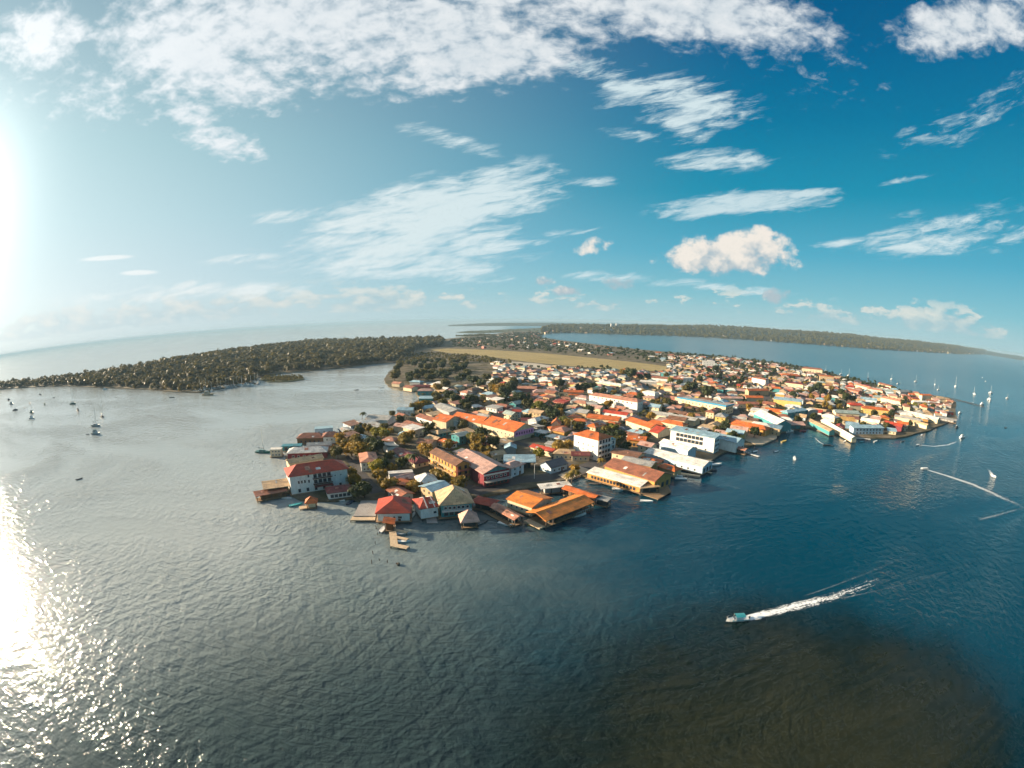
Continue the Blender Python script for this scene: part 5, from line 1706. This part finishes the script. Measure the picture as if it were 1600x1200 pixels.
# greenery between the back streets and along the north-east shore
forest('back_street_trees', scatter_px([(770, 568), (800, 575), (860, 581), (960, 582), (1044, 585), (1110, 600), (1200, 618), (1255, 600), (1330, 600), (1400, 612), (1395, 607), (1300, 585), (1210, 567), (1150, 560), (1045, 552), (1046, 584), (960, 578), (900, 574), (868, 573), (830, 569)],
       900, 93, 1.0, .5, 1.15, (STRIP, APRON) + tuple(ROADS)), LEAF['dark'], 61, 60, .8, 4.2, 7.5, 'dark green trees filling gaps between the back streets', 'trees')
forest('backyard_trees', [q for q in scatter_px([(650, 640), (700, 610), (780, 600), (860, 585), (960, 584), (1100, 602), (1240, 612), (1390, 612), (1470, 630), (1400, 660), (1250, 655), (1100, 650), (1000, 690), (900, 700), (760, 700), (620, 690)], 1500, 95, 1.0, .38, .8, tuple(ROADS) + (LAWN,)) if clear(q[0], q[1], .8)][:900],
       LEAF['dark'], 81, 70, .62, 4.0, 7.5, 'small dark green trees and bushes filling back yards across town', 'trees')
forest('north_east_shore_trees', scatter_px([(1080, 555), (1150, 561), (1210, 568), (1262, 576), (1300, 585), (1335, 595), (1395, 608), (1440, 616), (1440, 620), (1395, 613), (1335, 600), (1300, 591), (1210, 573), (1080, 560)], 190, 94, 1.0, .5, .95),
       LEAF['dark'], 71, 60, .8, 4.2, 7.5, 'dark green trees lining the north-east shore', 'trees')
for x, y, hh, ww, lab in ((957, 519, 66, 14, 'broader of two tall pale towers in the far forest'), (964, 519, 66, 9, 'narrower of two tall pale towers in the far forest'), (949, 520, 24, 34, 'wide pale block with a dark front on the far shore')):
    p = pix(x, y, 1) * 1.03
    t = mkobj('tower', None, None, None, (p.x, p.y, 0))
    tag(t, lab, 'building')
    mkobj('wall', MB().box(-ww, ww, -8, 8, 0, hh).mesh('wall', wallm('white')), None, t)
    mkobj('roof', MB().box(-ww - .6, ww + .6, -8.6, 8.6, hh + .02, hh + 1.6).mesh('roof', roofm('grey')), None, t)
    for k in range(max(1, int(hh / 12))):
        mkobj('window_band', MB().box(-ww * .8, ww * .8, -8.2, -8.02, 4 + k * 12, 8 + k * 12).mesh('window_band', GLASS), None, t)

# street poles
for x, y in ((835, 748), (814, 741), (928, 684), (968, 702), (1032, 636), (1262, 592), (775, 650), (892, 674)):
    p = pix(x, y, 1)
    t = mkobj('street_pole', None, None, None, (p.x, p.y, 1))
    tag(t, 'slim pale street pole rising beside ' + near_land(p.x, p.y), 'pole', 'street poles')
    mkobj('pole', MB().bar((0, 0, 0), (0, 0, 8.5), .16, 8, .1).mesh('pole', FRAME), None, t)
    mkobj('arm', MB().bar((0, 0, 8.3), (1.4, -.6, 8.7), .07, 6).mesh('arm', FRAME), None, t)


# ------------------------------------------------------------------ boats
def hull_mesh(L, B, Hh, m, flare=.7, blunt=.0):
    N = 9
    vs, fs = [], []
    for i in range(N):
        t = i / (N - 1)
        x = -L / 2 + L * t
        b = B / 2 * (1 - max(0, (t - .45) / .55) ** (2.2 - blunt)) * (.86 + .14 * min(1, t * 4))
        b = max(b, .02)
        sheer = Hh * (1 + .35 * t * t)
        k = -.25 + .2 * t ** 4
        vs += [(x, -b, sheer), (x, -b * flare, .02), (x, 0, k), (x, b * flare, .02), (x, b, sheer), (x, b * .86, sheer - .12 * Hh), (x, -b * .86, sheer - .12 * Hh)]
    for i in range(N - 1):
        a, c = i * 7, (i + 1) * 7
        for j in range(7):
            fs.append((a + j, c + j, c + (j + 1) % 7, a + (j + 1) % 7))
    fs.append((0, 1, 2, 3, 4, 5, 6))
    return mesh('hull', vs, fs, m)


def paint(c, rough=.35):
    return mat('gloss', c, rough, .5, .12, .8)


BC = dict(white=(.78, .78, .76), green=(.03, .13, .11), navy=(.02, .035, .07), dark=(.03, .035, .04), teal=(.05, .34, .36), tan=(.5, .38, .25), grey=(.4, .42, .42), red=(.35, .04, .03), yellow=(.6, .42, .08))
BOATS = []


def boat(kind, x, y, head, label, L=9.0, hull='white', trim='grey', group=None, mast=None, world=None):
    p = world if world is not None else pix(x, y, 0)
    names = dict(sail='sailboat', motor='motorboat', panga='open_boat', dinghy='dinghy', cat='catamaran')
    cats = dict(sail='sailboat', motor='motorboat', panga='boat', dinghy='dinghy', cat='catamaran')
    r = mkobj(names[kind], None, None, None, (p.x, p.y, 0), rad(head))
    tag(r, label, cats[kind], group)
    B = L * (.3 if kind != 'cat' else .5)
    Hh = L * .1
    hm, tm = paint(BC[hull]), paint(BC[trim])
    if kind == 'cat':
        for s in (-1, 1):
            h_ = mkobj('hull', hull_mesh(L, L * .14, Hh * 1.2, hm), None, r, (0, s * L * .2, 0))
        mkobj('bridge_deck', MB().box(-L * .4, L * .22, -L * .2, L * .2, Hh * .9, Hh * 1.35).mesh('bridge_deck', hm), None, r)
        c = mkobj('cabin', MB().box(-L * .22, L * .14, -L * .15, L * .15, Hh * 1.36, Hh * 2.3).mesh('cabin', hm), None, r)
        mkobj('window', MB().box(-L * .18, L * .145, -L * .152, L * .152, Hh * 1.7, Hh * 2.05).mesh('window', GLASS), None, c)
    else:
        mkobj('hull', hull_mesh(L, B, Hh, hm), None, r)
        mkobj('rub_rail', MB().box(-L * .48, L * .1, -B * .51, -B * .47, Hh * .78, Hh * .92).box(-L * .48, L * .1, B * .47, B * .51, Hh * .78, Hh * .92).mesh('rub_rail', tm), None, r)
    if kind in ('sail', 'motor'):
        hgt = Hh * (1.7 if kind == 'sail' else 2.6)
        x0, x1 = (-L * .22, L * .18) if kind == 'sail' else (-L * .3, L * .14)
        cb = MB()
        w0, w1 = B * .32, B * .24
        cb.add([(x0, -w0, Hh * .95), (x1, -w0, Hh * .95), (x1, w0, Hh * .95), (x0, w0, Hh * .95), (x0, -w1, hgt), (x1 - L * .06, -w1, hgt), (x1 - L * .06, w1, hgt), (x0, w1, hgt)],
               [(4, 5, 6, 7), (0, 1, 5, 4), (1, 2, 6, 5), (2, 3, 7, 6), (3, 0, 4, 7)])
        c = mkobj('cabin', cb.mesh('cabin', hm), None, r)
        zc = (Hh * .95 + hgt) / 2
        mkobj('window', MB().box(x0 + .15 * (x1 - x0), x1 - .25 * (x1 - x0), -w0 * .96, w0 * .96, zc - .1 * Hh, zc + .3 * Hh).mesh('window', GLASS), None, c)
        if kind == 'motor':
            mkobj('flybridge', MB().box(-L * .2, L * .02, -B * .22, B * .22, hgt + .02, hgt + Hh * .5).mesh('flybridge', tm), None, r)
    if kind in ('sail', 'cat'):
        mh = mast or L * 1.25
        mkobj('mast', MB().bar((L * .06, 0, Hh), (L * .06, 0, mh), .018 * L, 7, .012 * L).mesh('mast', FRAME), None, r)
        bo = mkobj('boom', MB().bar((L * .06, 0, Hh * 2.6), (-L * .36, 0, Hh * 2.7), .008 * L, 6).mesh('boom', FRAME), None, r)
        mkobj('furled_sail', MB().bar((L * .03, 0, Hh * 2.85), (-L * .33, 0, Hh * 2.95), .02 * L, 7, .012 * L).mesh('furled_sail', tm), None, bo)
    if kind == 'panga':
        for k in (-.25, -.02, .2):
            mkobj('bench', MB().box(L * k, L * k + .35, -B * .4, B * .4, Hh * .75, Hh * .84).mesh('bench', tm), None, r)
    if kind in ('panga', 'dinghy'):
        en = mkobj('outboard', MB().box(-L * .5 - .45, -L * .5 - .02, -.22, .22, Hh * .4, Hh * 1.5).mesh('outboard', paint(BC['dark'])), None, r)
    if kind == 'dinghy':
        mkobj('bench', MB().box(-.2, .15, -B * .4, B * .4, Hh * .75, Hh * .85).mesh('bench', tm), None, r)
    BOATS.append(r)
    return r


# moored in the western bay
LB = [('motor', 14, 625, 20, 8, 'dark', 'low dark launch at anchor farthest along the wooded western point'), ('motor', 18, 631.5, 10, 11, 'grey', 'grey cabin cruiser moored among the western bay boats'),
      ('sail', 24, 641, 30, 10, 'dark', 'dark ketch with short mast in the western bay'), ('dinghy', 38, 637, 0, 3.6, 'dark', 'tiny dark dinghy drifting between the western bay boats'),
      ('panga', 47, 630.5, -15, 8, 'dark', 'slim dark open boat in the western bay'), ('motor', 50, 645, 5, 10, 'green', 'green cabin boat moored off the western point'),
      ('motor', 50, 654, 15, 10.5, 'white', 'white-sided launch nearest the glittering western water'), ('panga', 63, 616.5, 0, 8, 'dark', 'long low dark boat close under the mangrove wood'),
      ('dinghy', 84, 621.5, 20, 5, 'dark', 'stubby dark tender close under the mangrove wood'), ('motor', 70, 632.5, -20, 8.5, 'green', 'small greenish motorboat in the western bay'),
      ('sail', 114, 631.5, 10, 12, 'green', 'green sailboat with very tall thin mast in the western bay'), ('motor', 122, 642, -25, 10, 'dark', 'dark fishing boat behind the moored sailboats of the bay'),
      ('sail', 160, 651.5, -20, 9.5, 'navy', 'navy blue sailboat riding alone near the grey-green tour boat'), ('sail', 150, 666, 8, 12, 'grey', 'pale grey-green sailboat moored beside the tour boat'),
      ('motor', 150, 678.5, 8, 11, 'grey', 'long grey-green tour boat moored below the sailboat'), ('dinghy', 137, 679, 30, 3.2, 'dark', 'dark inflatable tied behind the grey-green tour boat'),
      ('motor', 164, 609, 25, 9, 'white', 'white launch in front of the mangrove wood'), ('panga', 269, 621.5, 10, 7, 'dark', 'dark open boat crossing before the mangrove wood'),
      ('motor', 325, 617.5, 8, 15, 'tan', 'tan wooden houseboat cluster moored outside the marina'), ('panga', 305, 612, 0, 9, 'white', 'white skiff lying outside the marina')]
for k, x, y, hd_, L, c, lab in LB:
    boat(k, x, y, hd_, lab, L * 1.3, c, 'grey' if c != 'grey' else 'green', 'boats anchored in the western bay', mast=L * 1.9 if 'very tall' in lab else None)
boat('panga', 124, 749, 60, 'lone small dark boat on the silver western water', 5.5, 'dark', 'tan')
boat('sail', 411, 707.5, 4, 'dark green sailboat with tall mast tied near the cream houseboat', 12, 'green', 'grey', mast=17)
boat('panga', 557, 609.5, 40, 'tiny speedboat leaving the inlet with a faint wake', 6, 'dark')
mr = random.Random(4)
for i in range(36):
    t = i / 35
    x, y = 312 + 92 * t + mr.uniform(-2, 2), 611.5 - 13 * t + mr.uniform(-2.6, 3.0)
    boat('sail' if i % 3 else 'motor', x, y, mr.choice([20, 160, 60, -40, 120, 10]), 'pale motorboat berthed in the marina along the mangrove wood' if i % 3 == 0 else 'pale sailboat berthed in the marina along the mangrove wood', mr.uniform(10, 14), mr.choice(['white', 'white', 'grey']), mr.choice(['grey', 'navy']), 'boats in the marina')
# eastern anchorage
RB = [('sail', 1393, 592.5, 'white sailboat with furled blue sail behind the terracotta villas', 10, 12), ('sail', 1431, 596.5, 'white sailboat anchored alone beyond the orange-capped tower house', 11, 15), ('sail', 1460.5, 601, 'upright white sloop beside a smaller one off the headland', 10, 13),
      ('sail', 1466, 609, 'small white sloop paired with a taller one off the headland', 8.5, 9), ('sail', 1493, 604, 'large white yacht with the tallest mast in the eastern anchorage', 14, 21), ('sail', 1522, 616, 'white yacht with thick mast midway between headland and catamarans', 12, 15),
      ('cat', 1548, 614.5, 'white catamaran with tall mast behind the big day-charter catamaran', 13, 16), ('cat', 1546, 625, 'big white day-charter catamaran off the breakwater pier', 15, 12), ('motor', 1535, 632, 'white motor yacht moored at the breakwater pier end', 12, 0),
      ('sail', 1574, 622.5, 'white sloop farthest out past the catamarans', 11, 9), ('motor', 1535, 590, 'small white launch far out in the eastern channel', 8, 0), ('motor', 1540, 596, 'small white launch trailing a pale wake far out', 7, 0),
      ('sail', 1290, 580, 'white sailboat whose mast shows beside the north-east villa', 11, 14), ('sail', 1314, 585, 'white sailboat moored close behind the tan north-east hotel', 9, 11), ('sail', 1326, 587, 'white sailboat with tall mast beside the north shore trees', 11, 15), ('sail', 1356, 591.5, 'dark-hulled sailboat off the terracotta villas', 11, 13), ('motor', 1403, 600, 'small white cabin boat behind the grey headland house', 7, 0)]
for i, (k, x, y, lab, L, mh) in enumerate(RB):
    boat(k, x, y, [20, -10, 35, 0, 15, 60, -5, 10, -15, -20][i % 10], lab, L, 'navy' if 'dark-hulled' in lab else 'white', 'navy' if 'blue' in lab else 'grey', 'boats in the eastern anchorage', mast=mh or None)
MV = [('motor', 1495, 668.5, 0, 'dark workboat lying off the headland dock', 9, 'dark'), ('motor', 1504, 684, -8, 'white fishing launch idling off the headland', 11, 'white'), ('panga', 1433, 696, 190, 'white speedboat curving in towards the pale blue guesthouse', 7, 'white'),
      ('panga', 1444, 732.5, 160, 'white speedboat at the head of the long straight pale wake', 7.5, 'white'), ('panga', 1552, 744, 260, 'speedboat throwing a spread bow wave in the channel', 6.5, 'white'), ('panga', 1571, 668.5, 175, 'distant dark speedboat at the outer edge of the channel', 6.5, 'dark'),
      ('motor', 1500, 645.5, -10, 'white launch tied off the dark boathouse', 8, 'white'), ('panga', 1292, 696, 175, 'dark speedboat swinging out of the small harbour with a curved wake', 8, 'dark'), ('motor', 1241, 717, 60, 'white motorboat anchored outside the small harbour', 7, 'white'),
      ('motor', 1234, 675, 10, 'long white launch under the pinkish harbour shed', 10, 'white'), ('panga', 1255, 674, 5, 'red open boat under the pinkish harbour shed', 8, 'red'), ('panga', 1213, 706, 10, 'tiny white skiff off the stone quay', 5, 'white'), ('panga', 1118, 727, 5, 'white canoe-like boat off the white waterfront warehouse', 9, 'white'),
      ('motor', 1056, 745, -25, 'white launch berthed beside the red wharf gable', 8, 'white'), ('panga', 1064, 749, -20, 'white skiff berthed next to the launch by the red wharf', 7, 'white'), ('panga', 768, 796, -35, 'white skiff under the brick-red dock shed', 6, 'white'), ('panga', 862, 771, -20, 'dark boat in the basin behind the orange wharf hall', 8, 'dark'),
      ('motor', 876, 769, 160, 'dark launch in the basin behind the orange wharf hall', 9, 'dark'), ('panga', 846, 771, 10, 'navy boat in the basin beside the cream awning', 8, 'navy'), ('panga', 1300, 697, 0, 'dark tender following the harbour speedboat', 4, 'dark'), ('panga', 1368, 690, 10, 'small white boat at the guesthouse dock', 6, 'white'),
      ('panga', 1346, 691, 0, 'small teal boat at the guesthouse dock', 6, 'teal'), ('panga', 530, 783, 8, 'white skiff moored in front of the maroon-roofed dock bar', 6, 'white'), ('panga', 645, 806, 80, 'white skiff between the pier house and the brick-red pavilion', 6, 'white')]
for k, x, y, hd_, lab, L, c in MV:
    boat(k, x, y, hd_, lab, L, c, 'grey', None)
for x, y, hd_, c, lab in ((448, 779, 10, 'white', 'white skiff tied under the brick-red boathouse roof'), (462, 790, 40, 'teal', 'teal rowing boat near the swim platform'), (548, 786, 70, 'navy', 'navy skiff beside the weathered walkway end'),
                          (598, 828, 85, 'white', 'white skiff on the near side of the orange boathouse'), (630, 835, 10, 'grey', 'grey skiff between two fingers of the timber jetty'), (630, 847, 10, 'white', 'white skiff inside the jetty end arm'), (700, 806, 5, 'white', 'white launch under the restaurant balcony'), (752, 818, 40, 'dark', 'dark canoe off the grey-tan kiosk'),
                          (790, 820, -30, 'white', 'white skiff off the long coral roof'), (835, 818, 30, 'yellow', 'yellow skiff at the pier restaurant platform'), (905, 806, 22, 'white', 'white launch along the pier restaurant rail'), (940, 792, -10, 'teal', 'teal skiff outside the grey boat shelter'), (930, 757, -30, 'dark', 'dark skiff in the slip beside the red wharf lean-to'),
                          (965, 765, -30, 'white', 'white skiff along the red wharf lean-to'), (1010, 784, -20, 'white', 'white launch off the timber wharf terrace'), (1112, 735, -40, 'navy', 'navy skiff at the short pale jetty'), (1180, 706, 20, 'white', 'white launch at the floating dock'), (1225, 690, 20, 'yellow', 'yellow skiff off the stone quay corner'), (1320, 690, 30, 'white', 'white skiff off the long cream pier'),
                          (1410, 690, 10, 'dark', 'dark skiff off the red headland house'), (1440, 680, 30, 'white', 'white skiff off the tan headland roofs'), (640, 650, 10, 'dark', 'dark canoe by the blue-roofed shore house'), (560, 668, 20, 'white', 'white skiff by the grey boat warehouse'), (596, 606, 30, 'white', 'white skiff off the salmon shore houses')):
    boat('panga', x, y, hd_, lab, rnd.uniform(5.5, 7.5), c, 'grey')
# the speedboat in the foreground
b0, b1 = pix(1133, 971.5, .4), pix(1170, 966, .4)
hv = b0 - b1
mb = boat('panga', 0, 0, math.degrees(math.atan2(hv.y, hv.x)), 'white speedboat with teal cover and bow rail racing ahead of bright foam', 7.8, 'white', 'teal', world=(b0 + b1) / 2)
mb.rotation_euler = (0, rad(-4), mb.rotation_euler[2])
mb.location.z = .25
mkobj('cover', MB().add([(-2.2, -1.2, 1.9), (1.2, -1.2, 2.0), (1.2, 1.2, 2.0), (-2.2, 1.2, 1.9), (-2.2, 0, 2.15), (1.2, 0, 2.25)], [(0, 1, 5, 4), (4, 5, 2, 3)]).mesh('cover', paint(BC['teal'])), None, mb)
for sx in (-2.1, 1.1):
    for sy in (-1.1, 1.1):
        mkobj('cover_pole', MB().bar((sx, sy, .7), (sx, sy, 1.95), .05, 5).mesh('cover_pole', FRAME), None, mb)
mkobj('windscreen', MB().box(1.3, 1.4, -.9, .9, .9, 1.5).mesh('windscreen', GLASS), None, mb)
rb = MB()
for i in range(8):
    a0, a1 = -1.2 + 2.4 * i / 8, -1.2 + 2.4 * (i + 1) / 8
    rb.bar((2.2 + 1.7 * math.cos(a0), 1.0 * math.sin(a0), 1.5), (2.2 + 1.7 * math.cos(a1), 1.0 * math.sin(a1), 1.5), .06, 5)
mkobj('bow_rail', rb.mesh('bow_rail', FRAME), None, mb)


# ------------------------------------------------------------------ wakes: churned foam lying on the water
def foam_mat(name, dens, scale, top=1.0, soft=.3):
    m, nt, b = newmat(name)
    uv = nt.nodes.new('ShaderNodeUVMap')
    u, v, _ = sepv(nt, S(nt, uv.outputs[0]))
    pos = geo_pos(nt)
    n = noise(nt, pos, scale, 6, .7, .8)
    n2 = noise(nt, vec(nt, u * 9.0, v * 9.0), 1.0, 5, .7, 1.2)
    e = (1.0 - (v - .5).m('ABSOLUTE') * 2.0)
    a = (n * 1.5 + n2 * 2.0 + e * .45 + u * -.75 + (dens - 1.75)).step(.0, .34)
    a = a * e.step(.0, soft) * top * u.step(1.0, .70) * u.step(-.02, .06)
    b.inputs['Base Color'].default_value = (.82, .84, .84, 1)
    b.inputs['Roughness'].default_value = .7
    nt.links.new(a.k, b.inputs['Alpha'])
    return m


FO = foam_mat('foam', .20, .9)
FG = foam_mat('foam_grey', .42, .5, .62, .95)
FT = foam_mat('foam_thin', .0, .6, .26, .6)


def wake(label, pxs, w0, w1, m, name='wake_foam', bumpy=.25, seg=60):
    p = [pix(x, y, 0) for x, y in pxs]
    acc = [0]
    for a, b in zip(p, p[1:]):
        acc.append(acc[-1] + (b - a).length)
    vs, fs, uvs = [], [], []
    nv = 6
    for i in range(seg + 1):
        s = i / seg * acc[-1]
        k = 0
        while k < len(p) - 2 and s > acc[k + 1]:
            k += 1
        q = p[k].lerp(p[k + 1], (s - acc[k]) / (acc[k + 1] - acc[k]))
        t = (p[k + 1] - p[k]).normalized()
        n = Vector((-t.y, t.x, 0))
        w = w0 + (w1 - w0) * (i / seg) ** .8
        for j in range(nv + 1):
            o = (j / nv - .5) * w
            f = 1 - abs(j / nv - .5) * 2
            z = .035 + max(0, mnoise.noise(Vector((s * .6, o * 1.1, 3)))) * bumpy * f * (1 - .7 * i / seg)
            c = q + n * (o * (1 + .25 * mnoise.noise(Vector((s * .25, j, 9)))))
            vs.append((c.x, c.y, z))
            uvs.append((i / seg, j / nv))
    for i in range(seg):
        for j in range(nv):
            a = i * (nv + 1) + j
            fs.append((a, a + 1, a + nv + 2, a + nv + 1))
    me = mesh(name, vs, fs, m, True)
    ul = me.uv_layers.new(name='UVMap')
    for lp in me.loops:
        ul.data[lp.index].uv = uvs[lp.vertex_index]
    tag(mkobj(name, me), label, 'wake', None, 'stuff')


wake('bright white churned wake behind the teal-covered speedboat', [(1158, 968.5), (1200, 958), (1260, 943), (1318, 928), (1390, 899)], 3.2, 9.0, FO, bumpy=.5, seg=110)
wake('thin right-hand wake line of the teal-covered speedboat', [(1300, 937), (1400, 916), (1480, 893), (1600, 845)], .35, 1.5, FT)
wake('thin left-hand wake line of the teal-covered speedboat', [(1255, 932), (1330, 905), (1420, 868), (1510, 832)], .35, 1.4, FT)
wake('curved white wake of the speedboat nearing the guesthouse', [(1436, 695.5), (1460, 697.5), (1482, 695), (1500, 688)], 2.0, 7.0, FG)
wake('long straight pale wake across the eastern channel', [(1445, 733), (1478, 743), (1520, 757), (1560, 775), (1605, 795)], 3.5, 13.0, FG)
wake('spread white bow wave in the eastern channel', [(1552, 746), (1548, 738), (1543, 731)], 3.0, 7.5, FO)
wake('pale foam patch at the crossing of wakes in the channel', [(1530, 812), (1565, 803), (1590, 796), (1640, 780)], 2.5, 7.0, FT)
wake('curved wake of the speedboat leaving the small harbour', [(1290, 695.5), (1282, 692), (1276, 687), (1272, 682)], 1.5, 3.5, FG)
wake('faint straight wake crossing the inlet', [(556, 610), (540, 618), (505, 631), (450, 648)], 1.0, 3.0, FT)
wake('faint long ripple line over the western bay', [(420, 630), (330, 641), (240, 652), (170, 659)], 1.0, 2.5, FT)
wake('faint wake behind the distant dark speedboat', [(1573, 668.5), (1600, 672)], 1.0, 3.0, FT)

# ------------------------------------------------------------------ labels for houses and trees that the tables leave open
for r, roof, rc, wc, w, d, h, st in AUTO:
    x, y = r.location.x, r.location.y
    lab = house_label(roof, rc, wc, h, ' beside ' + near_land(x, y))
    tag(r, lab, 'house', 'town houses')
TN = dict(broad='rounded', tall='tall', shrub='low', palm='feathery')
TC = dict(dark='dark green', olive='olive green', golden='golden-green', bright='bright yellow-green')
for root, kind, tone, s, p, grp in TREES:
    noun = {'palm': 'palm', 'shrub': 'shrub'}.get(kind, 'tree')
    size = '' if noun == 'shrub' else ('big ' if s > 1.05 else ('small ' if s < .75 else ''))
    where = 'in the grove on the inlet point' if grp == 'grove' else ('growing near ' + near_land(p.x, p.y))
    tag(root, '%s%s %s %s %s' % (size, TN[kind], TC[tone], noun, where), noun, 'trees in town' if grp != 'grove' else 'trees of the inlet grove')
for o in list(SC.objects):
    if '_w' in o:
        del o['_w']


# ------------------------------------------------------------------ haze
def build_haze():
    m, nt, b = newmat('haze')
    nt.nodes.remove(b)
    v = nt.nodes.new('ShaderNodeVolumePrincipled')
    v.inputs['Color'].default_value = (.36, .54, .68, 1)
    v.inputs['Density'].default_value = 0.8e-4
    v.inputs['Anisotropy'].default_value = .0
    nt.links.new(v.outputs[0], nt.nodes['Material Output'].inputs['Volume'])
    X, Y, T = 46000.0, 46000.0, 104.0
    me = MB().box(-X, X, -3500, Y, -4.0, T).mesh('haze', m)
    tag(mkobj('haze', me), 'thin pale haze hanging over the water and the island', 'haze', None, 'stuff')


build_haze()
